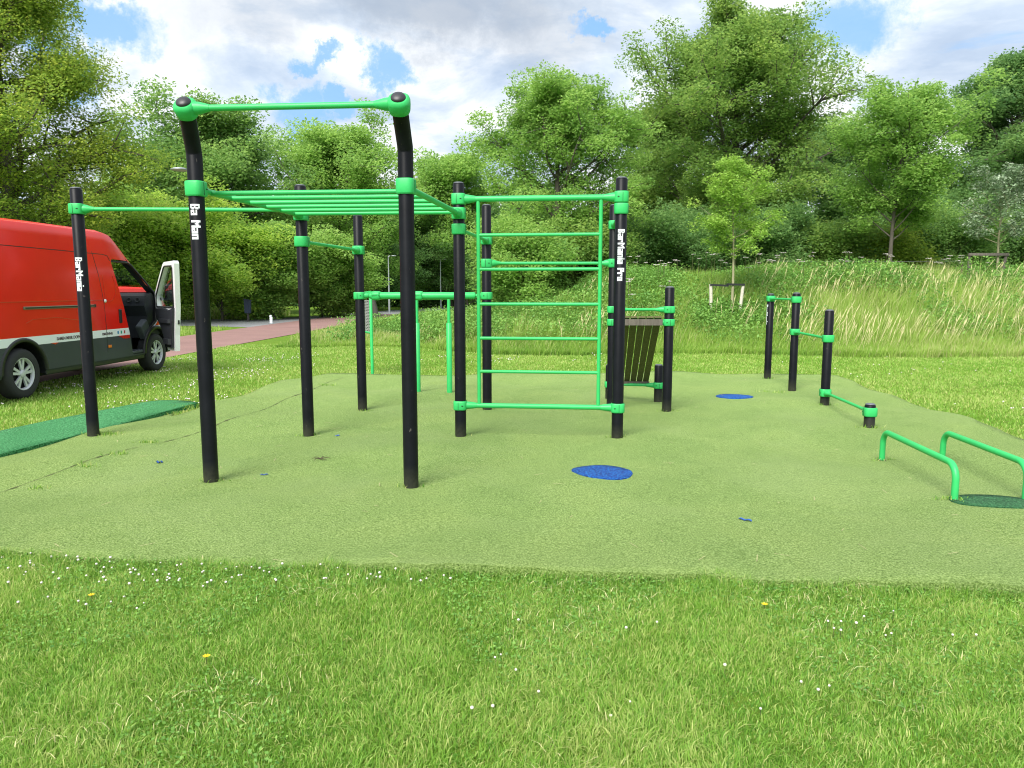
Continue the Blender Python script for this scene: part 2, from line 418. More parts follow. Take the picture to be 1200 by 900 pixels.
# seam in the turf with bits of soil
sm = MB(); rg = np.random.default_rng(4)
pA = np.array(gp(-30, 590)); pB = np.array(gp(250, 507)); pC = np.array(gp(402, 445))
path = [pA + (pB - pA) * t for t in np.linspace(0, 1, 60)] + [pB + (pC - pB) * t for t in np.linspace(0.02, 1, 60)]
prev = None; pw = 0
vs = []; fs = []
for i, p in enumerate(path):
    w = .0035 + abs(rg.normal(0, .005)) * (rg.uniform() < .4); x = p[0] + .005 * math.sin(i * .5)
    z = float(padz(x, p[1])) + .005
    vs += [(x - w, p[1], z), (x + w, p[1] + .01, z)]
    if i: fs.append((2 * i - 2, 2 * i - 1, 2 * i + 1, 2 * i))
sm.add(vs, fs); tag(sm.build('turf_seam', M['seam']), kind='structure')

# ------------------------------------------------------------------ path and road
def flat(name, pts, z, mat):
    b = MB(); b.add([(x, y, z) for x, y in pts], [tuple(range(len(pts)))]); o = b.build(name, mat)
    if o.data.polygons[0].normal.z < 0: o.data.flip_normals()
    return tag(o, kind='structure')
near = [(-7.95, -20), (-7.95, 5), (-7.95, 18), (-7.7, 26), (-7.5, 35), (-7.4, 42), (-7.0, 48)]
far_ = [(-10.2, 48), (-10.7, 42), (-10.95, 35), (-11.1, 26), (-11.2, 18), (-11.2, 5), (-11.2, -20)]
flat('cycle_path', near + far_, .012, M['redpath'])
flat('road', [(-7.0, 48), (-6.0, 54), (-3.5, 62), (2, 71), (12, 80), (12, 84), (0, 76), (-6.5, 66), (-9.5, 57), (-11.2, 47.5), (-13, 41.5), (-18, 38.5), (-40, 36), (-40, 31.5), (-16, 33), (-11.6, 31.5), (-10.9, 31.0), (-10.92, 35), (-10.67, 42), (-10.17, 48)], .008, M['greyroad'])

# ------------------------------------------------------------------ exercise rig
GL = {
 'B': ["1111.", "11.11", "11.11", "1111.", "11.11", "11.11", "1111."],
 'a': [".....", ".....", "11111", "...11", "11111", "11.11", "11111"],
 'r': [".....", ".....", "11111", "11.11", "11...", "11...", "11..."],
 'M': ["11...11", "111.111", "1111111", "11.1.11", "11...11", "11...11", "11...11"],
 'n': [".....", ".....", "11111", "11.11", "11.11", "11.11", "11.11"],
 'i': ["11", "..", "11", "11", "11", "11", "11"],
 'P': ["11111", "11.11", "11.11", "11111", "11...", "11...", "11..."],
 'o': [".....", ".....", "11111", "11.11", "11.11", "11.11", "11111"],
}
def lettering(base, ztop, text, phi, cell=.0078, row=.0098, R=.0575):
    """block letters wrapped on the post, reading downwards"""
    mb = MB(); z = ztop
    for ch in text:
        if ch == ' ': z -= cell * 4.2; continue
        g = GL[ch]; w = len(g[0])
        for r_, line in enumerate(g):
            k = 0
            while k < w:
                if line[k] == '1':
                    k2 = k
                    while k2 < w and line[k2] == '1': k2 += 1
                    u1 = (3.5 - r_) * row; u0 = u1 - row * 1.0
                    z1 = z - k * cell; z0 = z - k2 * cell
                    a0 = phi + u0 / R; a1 = phi + u1 / R
                    vs = []
                    for a in (a0, (a0 + a1) / 2, a1):
                        for zz in (z0, z1): vs.append((base[0] + (R + .0016) * math.cos(a), base[1] + (R + .0016) * math.sin(a), zz))
                    mb.add(vs, [(0, 2, 3, 1), (2, 4, 5, 3)])
                    k = k2
                else: k += 1
        z -= (w + .55) * cell
    return mb

PR = .0575
posts = {k: gp(*v) for k, v in dict(A=(248, 571), B=(482, 576), C=(110, 516), D=(362, 514), E=(425, 484), F=(540, 517), G=(571, 486), H=(723, 521), I=(781, 487), J=(716, 486), K=(771, 472.5), L=(714, 471)).items()}
rig = thing('climbing_frame', (-.8, 7.8, 0), 'large green and black outdoor climbing frame with monkey bars, wall ladder and pull-up bars', 'climbing frame')
def post(k, top, root, base=None, r=PR, text=None, ttop=None, phi=-PI / 2, bend=None, bdx=0, cap=True, label=None):
    x, y = base or posts[k]
    mb = MB()
    if bend:
        zk, zt, dy = bend
        mb.tube([(x, y, -.1), (x, y, zk - .05), (x, y - .012, zk), (x + bdx, y - dy, zt)], r, 24)
    else:
        mb.ring((x, y, 0), [(r, -.1), (r, top - .012), (r - .008, top - .002), (r - .012, top)], 28, sm=True)
    # bolt heads and a dull scrape
    o = mb.build('post', M['black'], root)
    if label: o['label'] = label
    if cap and not bend:
        c = MB(); c.ring((x, y, 0), [(r - .006, top + .0008), (r - .006, top + .006), (r - .02, top + .013), (0.0, top + .017)], 24)
        c.build('end_cap', M['captop'], o)
    if text:
        zz_ = ttop
        for w_ in text.split():
            t = lettering((x, y), zz_, w_, phi, R=r); t.build('lettering', M['letter'], o)
            zz_ -= sum((len(GL[c_][0]) + .55) * .0078 for c_ in w_) + .0078 * 4.2
    return o
def facing(k, extra=0):
    x, y = posts[k]; return math.atan2(-y, -x) + extra
def clamp(bar, c, d, h=.102, r=.070, neck=.10, nr=.024):
    """green cast clamp round a post at c=(x,y,z), neck pointing along d=(dx,dy)"""
    a = math.atan2(d[1], d[0]); mb = MB(); b = .012
    mb.ring(c, [(PR + .002, -h / 2), (r - b, -h / 2), (r - .003, -h / 2 + .004), (r, -h / 2 + b), (r, h / 2 - b), (r - .003, h / 2 - .004), (r - b, h / 2), (PR + .002, h / 2)], 36, a, 3.4)
    D = Vector((math.cos(a), math.sin(a), 0)); c = Vector(c); N = Vector((-D.y, D.x, 0))
    p = [c + D * t for t in (r * .8, r + neck * .25, r + neck * .6, r + neck)]
    mb.tube(p, [h * .43, h * .40, nr + .008, nr + .002], 18)
    for s_ in (-1, 1):
        q = c + N * s_ * (r + .0005) - D * .012
        mb.box(q, (.0035, .003, h - .02), a, 1)
        q2 = c + N * s_ * (r + .0005) + D * .03
        mb.box(q2, (.017, .003, .008), a, 1)
    return mb.build('clamp', [M['green'], M['slot']], bar)
def bar_between(k1, k2, z1, z2, r, root, name='pull_up_bar', h=.105, sag=0):
    a = Vector((*posts[k1], z1)); b = Vector((*posts[k2], z2)); d = (b - a).normalized()
    mb = MB(); mb.tube([a + d * .12, b - d * .12], r, 16)
    o = mb.build(name, M['green'], root)
    clamp(o, a, (d.x, d.y), h, nr=r); clamp(o, b, (-d.x, -d.y), h, nr=r)
    return o
ZT = lambda k, py: zat(py, posts[k][1])
zk = ZT('A', 174); yA, yB = posts['A'][1], posts['B'][1]
bendA = (ZT('A', 175), zat(127, yA - .27), .27); bendB = (ZT('B', 172), zat(122, yB - .27), .27)
zt_ = (bendA[1] + bendB[1]) / 2; bendA = (bendA[0], zt_, .27); bendB = (bendB[0], zt_, .27)
post('A', 0, rig, bend=bendA, bdx=.07, text='Ba Man', ttop=ZT('A', 240), phi=facing('A', -.28))
post('B', 0, rig, bend=bendB, bdx=.0)
post('C', ZT('C', 221), rig, text='BarMania', ttop=ZT('C', 302), phi=facing('C', -.42))
post('D', ZT('D', 218), rig); post('E', ZT('E', 253), rig); post('F', ZT('F', 215), rig)
post('G', ZT('G', 241), rig); post('J', ZT('J', 241), rig); post('I', ZT('I', 337), rig)
post('H', ZT('H', 209), rig, text='BarMania Pro', ttop=ZT('H', 269), phi=facing('H', .12))
post('K', ZT('K', 428), rig); post('L', ZT('L', 428), rig)

# top bar with the two rounded end sockets on the bent posts
ax, bx = posts['A'][0], posts['B'][0]
ea = Vector((ax + .07, yA - .27, zt_)); eb = Vector((bx, yB - .27, zt_)); d = (eb - ea).normalized()
mb = MB(); mb.tube([ea + d * .1, eb - d * .1], .0225, 18); tb = mb.build('pull_up_bar', M['green'], rig)
for e, dd in ((ea, d), (eb, -d)):
    m2 = MB(); tilt = Vector((0, -.27, zt_ - bendA[0])).normalized()
    m2.ring(e, [(.060, -.062), (.072, -.052), (.077, -.015), (.079, .02), (.073, .040), (.060, .050)], 32, math.atan2(dd.y, dd.x), 2.6, axis=tilt)
    m2.tube([e + dd * .04, e + dd * .10, e + dd * .15, e + dd * .175], [.048, .043, .030, .025], 18)
    s_ = m2.build('clamp', M['green'], tb)
    m3 = MB(); m3.ring(e + tilt * .045, [(.052, 0), (.052, .012), (.044, .022), (.02, .030), (0, .031)], 28, axis=tilt); m3.build('rubber_cap', M['rubber'], tb)

# monkey bars
zr = ZT('A', 216); zr2 = ZT('D', 256); zm = (zr + zr2) / 2 - .0
for (p, q) in (('A', 'D'), ('B', 'F')):
    bar_between(p, q, zm, zm, .024, rig, 'side_rail', h=.115)
nr_ = 6
for i in range(nr_):
    t = .10 + .80 * i / (nr_ - 1)
    a = Vector((*posts['A'], zm)).lerp(Vector((*posts['D'], zm)), t); b = Vector((*posts['B'], zm)).lerp(Vector((*posts['F'], zm)), t)
    m2 = MB(); m2.tube([a + Vector((.012, 0, -.008)), b + Vector((-.012, 0, -.008))], .0185, 14); m2.build('rung', M['green'], rig)
zc = ZT('C', 245); bar_between('C', 'D', zc, zc, .0195, rig)
zde = (ZT('D', 281) + ZT('E', 295)) / 2; bar_between('D', 'E', zde, zde, .0175, rig)
zfg = (ZT('F', 267) + ZT('G', 283)) / 2; bar_between('F', 'G', zfg, zfg, .0175, rig)
zhj = (ZT('H', 242.5) + ZT('J', 265.5)) / 2; bar_between('H', 'J', zhj, zhj, .0175, rig)
zgj = (ZT('G', 309) + ZT('J', 308)) / 2; bar_between('G', 'J', zgj, zgj, .0185, rig)
# ladder wall
zl = (ZT('F', 234.5) + ZT('H', 230)) / 2; zb = (ZT('F', 475) + ZT('H', 477.5)) / 2
bar_between('F', 'H', zl, zl, .0285, rig, 'top_bar', h=.11)
bar_between('F', 'H', zb, zb, .026, rig, 'bottom_bar', h=.095)
fF = Vector((*posts['F'], 0)); fH = Vector((*posts['H'], 0))
tl, tr = .122, .878
for t in (tl, tr):
    q = fF.lerp(fH, t); m2 = MB(); m2.tube([(q.x, q.y, zb + .012), (q.x, q.y, zl - .012)], .019, 14); m2.build('upright', M['green'], rig)
yc = (posts['F'][1] + posts['H'][1]) / 2
for py in (275, 315.5, 356.5, 396.8, 436):
    z = zat(py, yc); a = fF.lerp(fH, tl); b = fF.lerp(fH, tr)
    m2 = MB(); m2.tube([(a.x + .01, a.y, z), (b.x - .01, b.y, z)], .0165, 12); m2.build('rung', M['green'], rig)
# thick padded roller bar E-G
zE = (ZT('E', 346) + ZT('G', 347)) / 2
a = Vector((*posts['E'], zE)); b = Vector((*posts['G'], zE)); d = (b - a).normalized()
mb = MB(); mb.tube([a + d * .13, a + d * .155, b - d * .16, b - d * .14], [.036, .043, .043, .036], 22); mb.tube([a + d * .06, b - d * .06], .02, 12)
rb = mb.build('thick_bar', M['green'], rig)
clamp(rb, a, (d.x, d.y), .09, neck=.05); clamp(rb, b, (-d.x, -d.y), .09, neck=.04)
for px in (446, 494.5):
    t = (xat(px, 346, 9.6) - a.x) / (b.x - a.x); q = a.lerp(b, t)
    m2 = MB(); m2.ring(q, [(.043, -.052), (.053, -.046), (.056, -.03), (.056, .03), (.053, .046), (.043, .052)], 24, axis=d, p=3)
    m2.box(q + Vector((0, -.0565, .0)), (.1, .003, .004), 0, 1); m2.build('collar', [M['green'], M['slot']], rb)
# slatted board
zi1 = (ZT('I', 362.5) + ZT('J', 363)) / 2; bar_between('J', 'I', zi1, zi1, .0165, rig, 'grip_bar', h=.085)
zi2 = (ZT('I', 377.5) + ZT('J', 378)) / 2; bar_between('J', 'I', zi2, zi2, .020, rig, 'board_bar', h=.085)
zk2 = ZT('K', 451.5); bar_between('L', 'K', zk2, zk2, .020, rig, 'board_bar', h=.085)
jx, jy = posts['J']; lx, ly = posts['L']; ix = posts['I'][0]; kx = posts['K'][0]
T0 = Vector((jx + .115, jy - .02, zi2 + .038)); T1 = Vector((ix - .085, jy - .05, zi2 + .038))
B0 = Vector((lx + .115, ly + .02, zk2 + .035)); B1 = Vector((kx - .115, ly - .02, zk2 + .035))
board = MB()
ns = 5
for i in range(ns):
    a0, a1 = (i + .065) / ns, (i + .935) / ns
    p0, p1 = T0.lerp(T1, a0), T0.lerp(T1, a1); q0, q1 = B0.lerp(B1, a0), B0.lerp(B1, a1)
    nrm = (p1 - p0).cross(q0 - p0).normalized()
    if nrm.z < 0: nrm = -nrm
    ext = (q0 - p0).normalized() * .03
    board.prism([p0 - ext, p1 - ext, q1 + ext, q0 + ext], nrm * .028)
bo = board.build('slatted_board', M['wood'], rig); bo['label'] = 'dark weathered wooden board of slats'
m2 = MB(); mid = T0.lerp(T1, .5); ang = math.atan2(T1.y - T0.y, T1.x - T0.x)
m2.box(mid + Vector((0, -.045, -.035)), ((T1 - T0).length, .022, .075), ang); m2.build('cross_batten', M['woodgrey'], rig); m2 = MB(); mid = B0.lerp(B1, .5)
m2.box(mid + Vector((0, -.045, -.02)), ((B1 - B0).length, .03, .06), ang)
m2.build('cross_batten', M['woodgrey'], rig)

# ------------------------------------------------------------------ stepped low bars
sb = {k: gp(*v) for k, v in dict(M=(899, 447), N=(928, 460.5), O=(966, 479.5), Q=(1018, 505.5)).items()}
posts.update({'m' + k: v for k, v in sb.items()})
steps = thing('stepped_bars', (sb['O'][0], sb['O'][1], 0), 'row of four black posts joined by green bars that step down toward the front', 'exercise bars')
for k, py in (('mM', 345), ('mN', 344), ('mO', 364), ('mQ', 474)):
    tp = zat(py, posts[k][1])
    post(k, tp, steps, text='BarMania' if k == 'mM' else None, ttop=zat(357, posts[k][1]), phi=facing(k, -1.25))
zz = (ZT('mM', 350.5) + ZT('mN', 350.5)) / 2; bar_between('mM', 'mN', zz, zz, .0175, steps, 'low_bar', h=.095)
zz = (ZT('mN', 389.5) + ZT('mO', 396)) / 2; bar_between('mN', 'mO', zz, zz, .0175, steps, 'low_bar', h=.095)
zz = (ZT('mO', 461) + ZT('mQ', 481.5)) / 2; bar_between('mO', 'mQ', zz, zz, .0175, steps, 'low_bar', h=.10)

# ------------------------------------------------------------------ push-up bars
def hoop(name, p, q, h, r, label):
    a = Vector((*p, 0)); b = Vector((*q, 0)); d = (b - a).normalized(); rc = .11
    t = thing(name, (a.x, a.y, 0), label, 'push-up bar', 'pair of low green push-up bars')
    mb = MB(); pts = [a + Vector((0, 0, -.05)), a + Vector((0, 0, h - rc))]
    for k in range(1, 7):
        w = k / 6 * PI / 2; pts.append(a + d * rc * (1 - math.cos(w)) + Vector((0, 0, h - rc + rc * math.sin(w))))
    for k in range(0, 7):
        w = k / 6 * PI / 2; pts.append(b - d * rc * (1 - math.sin(w)) + Vector((0, 0, h - rc + rc * math.cos(w))))
    pts.append(b + Vector((0, 0, -.05)))
    mb.tube(pts, r, 18); mb.build('bent_tube', M['green'], t)
    for e in (a, b): m2 = MB(); m2.ring(e + Vector((0, 0, .0)), [(r + .012, .02), (r + .010, .046), (r + .003, .048)], 20); m2.build('ground_collar', M['seam'], t)
pa, pb = gp(1033, 545), gp(1117.5, 594.5)
hh = zat(505, pa[1])
hoop('push_up_bar', pa, pb, hh, .0245, 'low green bent-tube push-up bar nearer the climbing frame')
qa, qb = gp(1103.5, 546), gp(1201, 593)
hoop('push_up_bar', qa, qb, hh, .0245, 'low green bent-tube push-up bar at the right edge of the photo')

# ------------------------------------------------------------------ telescopic dip bar
c1 = gp(490, 464); c2 = gp(527, 464)
dip = thing('dip_bar', (c1[0], c1[1], 0), 'green bar on two telescopic columns standing behind the thick green crossbar', 'exercise bars')
hz = zat(349, c1[1]); hj = zat(378.5, c1[1])
for c in (c1, c2):
    m2 = MB(); m2.ring((c[0], c[1], 0), [(.040, -.05), (.040, hj - .006), (.034, hj)], 22); o = m2.build('column', M['green'], dip)
    m2 = MB(); m2.ring((c[0], c[1], 0), [(.024, hj), (.024, hz)], 18); m2.build('inner_tube', M['green'], o)
m2 = MB(); m2.tube([(c1[0] - .07, c1[1], hz), (c2[0] + .07, c2[1], hz)], .027, 16); m2.build('crossbar', M['green'], dip)

# ------------------------------------------------------------------ information board seen nearly edge on
ib = gp(436.5, 441)
info = thing('information_board', (ib[0], ib[1], 0), 'narrow green tube frame with a grey printed panel seen nearly edge-on behind the rear posts', 'sign')
hi = zat(343, ib[1]); Y0 = ib[1]; x0 = ib[0]; x1 = ib[0] - .30; Y1 = Y0 + .62
m2 = MB(); m2.tube([(x0, Y0, -.05), (x0, Y0, hi - .03), (x0 - .01, Y0 + .02, hi), (x1, Y1, hi), (x1, Y1, -.05)], .028, 12); m2.build('tube_frame', M['green'], info)
m2 = MB(); m2.ring((x0, Y0, hi), [(.045, -.03), (.045, .03)], 16); m2.build('frame_cap', M['green'], info)
z1_, z2_ = zat(389, Y0), zat(352, Y0)
m2 = MB(); m2.tube([(x0, Y0, z1_ - .02), (x1, Y1, z1_ - .02)], .02, 10); m2.build('bottom_rail', M['green'], info)
def panel_mat():
    m, n, l, p = nt('printed_panel'); br = n.new('ShaderNodeTexBrick'); mp = n.new('ShaderNodeMapping'); mp.inputs['Rotation'].default_value = (PI / 2, 0, 0)
    l.new(coord(n), mp.inputs[0]); l.new(mp.outputs[0], br.inputs['Vector'])
    br.inputs['Scale'].default_value = 9; br.inputs['Color1'].default_value = (.03, .04, .04, 1); br.inputs['Color2'].default_value = (.10, .11, .11, 1); br.inputs['Mortar'].default_value = (.4, .42, .42, 1); br.inputs['Mortar Size'].default_value = .04
    l.new(br.outputs[0], p.inputs['Base Color']); p.inputs['Roughness'].default_value = .4; return m
m2 = MB(); dv = Vector((x1 - x0, Y1 - Y0, 0)); an = math.atan2(dv.y, dv.x)
m2.box(((x0 + x1) / 2, (Y0 + Y1) / 2, (z1_ + z2_) / 2), (dv.length - .07, .012, z2_ - z1_), an); m2.build('panel', panel_mat(), info)

# ------------------------------------------------------------------ litter on the turf
def scrap(px, py, L, w, rz, mat, name, label, cat, h=.006):
    x, y = gp(px, py); t = MB()
    z = float(padz(x, y)); 
    pts = []
    N_ = 6; vs = []
    for i in range(N_ + 1):
        u = (i / N_ - .5) * L; zz = .006 + h * (1 + math.sin(i * 1.7)) ; ww = w / 2 * (1 - .5 * abs(i / N_ - .5))
        for s_ in (-1, 1): vs.append((x + u * math.cos(rz) - s_ * ww * math.sin(rz), y + u * math.sin(rz) + s_ * ww * math.cos(rz), z + zz))
    fs = [(2 * i, 2 * i + 1, 2 * i + 3, 2 * i + 2) for i in range(N_)]
    t.add(vs, fs); vs2 = [(a, b, c - .004) for a, b, c in vs]; t.add(vs2, [f[::-1] for f in fs])
    rt = MB(); rt.v = [(a - x, b - y, c - z) for a, b, c in t.v]; rt.f = t.f; rt.mi = t.mi; rt.sm = t.sm
    o = rt.build(name, mat); o.location = (x, y, z); tag(o, label, cat)
scrap(187, 550, .055, .035, .1, M['debris'], 'plastic_scrap', 'small blue plastic scrap left of the front climbing post', 'litter', .008)
scrap(873, 617, .085, .022, -.6, M['debris'], 'plastic_scrap', 'thin dark blue plastic scrap on the turf below the push-up bars', 'litter', .004)
scrap(310, 562, .06, .02, .3, M['debris'], 'plastic_scrap', 'tiny blue scrap between the two front posts', 'litter', .003)
scrap(396, 516, .05, .03, .9, M['debris'], 'plastic_scrap', 'tiny blue scrap right of the middle left post', 'litter', .003)
x, y = gp(376, 545); tw = MB()
for k in range(5):
    a = k * 1.3; tw.tube([(0, 0, .01), (.05 * math.cos(a), .05 * math.sin(a), .02), (.085 * math.cos(a + .4), .085 * math.sin(a + .4), .008)], [.004, .003, .002], 6)
o = tw.build('fallen_twig', M['twig']); o.location = (x, y, float(padz(x, y))); tag(o, 'small dark dead twig lying on the turf', 'twig')
x, y = gp(324, 516)

# ------------------------------------------------------------------ the red van
W = 1.0
rw = gp(28, 467.5); fw = gp(184, 434.5)
vx = -6.93; vy = rw[1]
WB = 3.72
van = thing('delivery_van', (vx - W, vy, 0), 'red high-roof delivery van with white stripe and its side cab door open', 'van')
YAW = math.atan2(-(fw[0] - rw[0]), fw[1] - rw[1]) * 1.0
def vpart(mb, name, mats, parent):
    """mesh given in van coordinates (x right, y forward from the rear axle)"""
    me_o = mb
    off = Vector((0, 0, 0)); p = parent
    me = bpy.data.meshes.new(name); me.from_pydata([tuple(v) for v in mb.v], [], mb.f)
    for m_ in (mats if isinstance(mats, (list, tuple)) else [mats]): me.materials.append(m_)
    me.polygons.foreach_set('material_index', mb.mi); me.polygons.foreach_set('use_smooth', mb.sm); me.update()
    o = bpy.data.objects.new(name, me); C.objects.link(o); o.parent = parent; return o
van.rotation_euler = (0, 0, YAW)

def section(y, zt, w, zb=.33):
    pts = [(w - .03, zb), (w, zb + .05), (w, .9), (w - .004, 1.3), (w - .03, min(1.7, zt - .25)), (w - .085, zt - .20), (w - .11, zt - .11), (w - .15, zt - .04), (w - .24, zt), (w * .35, zt + .03)]
    r = [(a, y, b) for a, b in pts]; return r + [(-a, y, b) for a, b in pts[::-1]]
ST = [(-1.18, 2.46, .97), (-1.10, 2.54, 1.0), (.5, 2.56, 1.0), (2.30, 2.56, 1.0), (2.55, 2.53, 1.0), (2.72, 2.43, 1.0), (2.95, 2.265, .995), (3.3, 2.01, .99), (3.65, 1.76, .985), (3.88, 1.60, .98), (4.15, 1.48, .96), (4.4, 1.33, .92), (4.53, 1.14, .86), (4.57, .9, .82)]
bb = MB(); vs = []
secs = []
for (y, zt, w) in ST:
    s_ = section(y, zt, w)
    if zt < 1.7:   # lower hood: keep points ordered
        pts = [(w - .03, .33), (w, .38), (w, .33 + .35 * (zt - .33)), (w - .002, .33 + .5 * (zt - .33)), (w - .01, .33 + .62 * (zt - .33)), (w - .03, zt - .16), (w - .06, zt - .09), (w - .11, zt - .035), (w - .2, zt), (w * .35, zt + .03)]
        s_ = [(a, y, b) for a, b in pts] + [(-a, y, b) for a, b in pts[::-1]]
    secs.append(s_); vs += s_
m_ = len(secs[0]); fs = [(i * m_ + k, (i + 1) * m_ + k, (i + 1) * m_ + (k + 1) % m_, i * m_ + (k + 1) % m_) for i in range(len(secs) - 1) for k in range(m_)]
bb.add(vs, fs, 0, False); bb.add(secs[0], [tuple(range(m_))], 0); bb.add(secs[-1], [tuple(range(m_))[::-1]], 0)
# merge the duplicated end rings
def merged(mb, name, mats, tri=True):
    me = bpy.data.meshes.new(name); me.from_pydata([tuple(v) for v in mb.v], [], mb.f)
    bm = bmesh.new(); bm.from_mesh(me); bmesh.ops.remove_doubles(bm, verts=bm.verts[:], dist=1e-5); bmesh.ops.triangulate(bm, faces=[f for f in bm.faces if len(f.verts) == 4 or tri]); bmesh.ops.recalc_face_normals(bm, faces=bm.faces[:]); bm.to_mesh(me); bm.free()
    for q in mats: me.materials.append(q)
    o = bpy.data.objects.new(name, me); C.objects.link(o); return o
body = merged(bb, 'body', [M['van'], M['whitepaint'], M['dashplastic'], M['blacktrim']])
cut = []
cav = MB()   # cab cavity: floor .62, from bulkhead 2.28 to dash
prof = [(2.36, .62), (3.15, .62), (3.15, .66), (3.60, .66), (4.1, 1.0), (4.08, 1.33), (3.78, 1.55), (3.3, 1.90), (2.88, 2.20), (2.66, 2.36), (2.36, 2.36)]
cav.prism([(-.93, y, z) for y, z in [(2.36, .62), (3.15, .62), (3.15, .66), (3.60, .66), (4.1, 1.0), (4.08, 1.33), (3.78, 1.55), (3.3, 1.89), (2.36, 1.89)]], (1.86, 0, 0)); cut.append(cav)
cav = MB(); cav.prism([(-.78, y, z) for y, z in [(2.37, .70), (3.90, 1.2), (3.775, 1.545), (3.3, 1.895), (2.88, 2.20), (2.66, 2.36), (2.37, 2.36)]], (1.56, 0, 0)); cut.append(cav)
cav = MB(); cav.prism([(-.90, y, z) for y, z in [(2.375, 1.80), (3.42, 1.80), (3.18, 1.97), (2.98, 2.10), (2.375, 2.10)]], (1.80, 0, 0)); cut.append(cav)
door = MB(); dp = [(2.84, .40), (3.28, .40), (3.40, .60), (3.55, .80), (3.80, .95), (3.89, 1.38), (3.85, 1.50), (3.5, 1.765), (3.12, 2.03), (3.02, 2.07), (2.46, 2.08), (2.42, 2.04), (2.79, .72)]
door.prism([(.70, y, z) for y, z in dp], (.6, 0, 0)); cut.append(door)
fwn = MB(); wp = [(2.66, 1.30), (3.76, 1.30), (3.74, 1.48), (3.42, 1.74), (3.08, 1.98), (2.58, 2.0)]
fwn.prism([(-1.3, y, z) for y, z in wp], (.6, 0, 0)); cut.append(fwn)
ws = MB(); ws.prism([(-.84, 2.95, 2.6), (.84, 2.95, 2.6), (.84, 4.4, 1.62), (-.84, 4.4, 1.62)], (0, -.55, -.75)); 
ws = MB(); wsp = [(2.86, 2.23), (3.70, 1.70)]
nv = Vector((0, .584, .812)).normalized()
a_ = Vector((-.72, 3.04, 2.201)); b_ = Vector((.72, 3.04, 2.201)); c_ = Vector((.78, 3.89, 1.590)); d_ = Vector((-.78, 3.89, 1.590))
ws.prism([p - nv * .137 for p in (a_, b_, c_, d_)], nv * .431); cut.append(ws)
for yy in (0, WB):
    for sx in (1, -1):
        wc = MB(); n_ = 28
        wc.prism([(sx * .62, yy + .455 * math.cos(2 * PI * k / n_), .37 + .455 * math.sin(2 * PI * k / n_)) for k in range(n_)], (sx * .6, 0, 0)); cut.append(wc)
tmp = []
for i, c in enumerate(cut):
    co_ = merged(c, 'cutter', []); tmp.append(co_)
    md = body.modifiers.new('b%d' % i, 'BOOLEAN'); md.operation = 'DIFFERENCE'; md.object = co_; md.solver = 'EXACT'
dg = bpy.context.evaluated_depsgraph_get(); dg.update()
nm = bpy.data.meshes.new_from_object(body.evaluated_get(dg)); body.modifiers.clear(); body.data = nm; nm.name = 'body'
for t_ in tmp: bpy.data.objects.remove(t_, do_unlink=True)
for q in nm.polygons:
    c = q.center; n_ = q.normal
    if (n_.x * c.x > 0 and abs(n_.x) > .2) or (n_.z > .3 and c.z > 1.2): pass
    elif (abs(c.x) < .935 and 2.35 < c.y < 4.12 and .60 < c.z < 2.37) : q.material_index = 2
    elif .69 < abs(c.x) < 1.0 and 2.37 < c.y < 3.92 and abs(n_.x) < .3 and .39 < c.z < 2.12: q.material_index = 1 if c.z > .58 else 3
    for yy in (0, WB):
        if abs(math.hypot(c.y - yy, c.z - .37) - .45) < .03 and abs(n_.x) < .3 and c.z < .9: q.material_index = 3
        if abs(abs(c.x) - .62) < .01 and math.hypot(c.y - yy, c.z - .37) < .45: q.material_index = 3
body.parent = van
# smooth roof edges by angle
nm.polygons.foreach_set('use_smooth', [True] * len(nm.polygons))
nm.update()
try: nm.set_sharp_from_angle(angle=math.radians(28))
except Exception: pass

def side_strip(mb, pts, w, t=.004, mi=0, x=None):
    for (y0, z0, xx0), (y1, z1, xx1) in zip(pts[:-1], pts[1:]):
        d = Vector((0, y1 - y0, z1 - z0)); L = d.length; nn = Vector((0, -d.z, d.y)).normalized() * w / 2
        p = [Vector((xx0, y0, z0)) - nn, Vector((xx1, y1, z1)) - nn, Vector((xx1, y1, z1)) + nn, Vector((xx0, y0, z0)) + nn]
        mb.prism(p, (t, 0, 0), mi)
def bx_(z):   # half width of the body at height z
    zs = [.38, .9, 1.3, 1.7, 2.36, 2.45]; xs_ = [1.0, 1.0, .996, .97, .915, .89]
    return float(np.interp(z, zs, xs_))
def S(y, z): return (y, z, bx_(z) - .0015)
sd = MB()
side_strip(sd, [S(1.83, 2.42), S(1.92, 2.12), S(2.0, 1.8), S(2.05, 1.34), S(2.06, .9), S(2.06, .5)], .010)
side_strip(sd, [S(-.6, .95), S(-.6, 1.7), S(-.55, 2.2)], .010)
side_strip(sd, [S(-1.05, 2.17), S(1.0, 2.16), S(2.2, 2.15), S(2.34, 2.13), S(2.39, 2.05)], .010)


vpart(sd, 'panel_seam', M['blacktrim'], body)
cr = MB()
side_strip(cr, [S(-1.05, 1.385), S(2.03, 1.385)], .014, .008)
side_strip(cr, [S(2.10, 1.80), S(2.10, 1.42), S(2.16, 1.36), S(2.30, 1.37), S(2.44, 1.50), S(2.44, 1.66), S(2.40, 1.80)], .010, .006)
side_strip(cr, [S(.1, 1.08), S(.25, 1.13), S(.8, 1.14), S(1.3, 1.08)], .010, .005)
vpart(cr, 'panel_crease', M['redpaint'], body)
rl = MB(); rl.box((bx_(1.29) + .006, .92, 1.295), (.02, 1.72, .042), bev=.006); o = vpart(rl, 'sliding_door_rail', M['railmetal'], van)
rl = MB(); rl.box((bx_(1.29) + .017, .92, 1.295), (.006, 1.66, .016)); rl.box((bx_(1.29) + .010, 1.77, 1.295), (.024, .03, .05)); vpart(rl, 'rail_slot', M['blacktrim'], o)
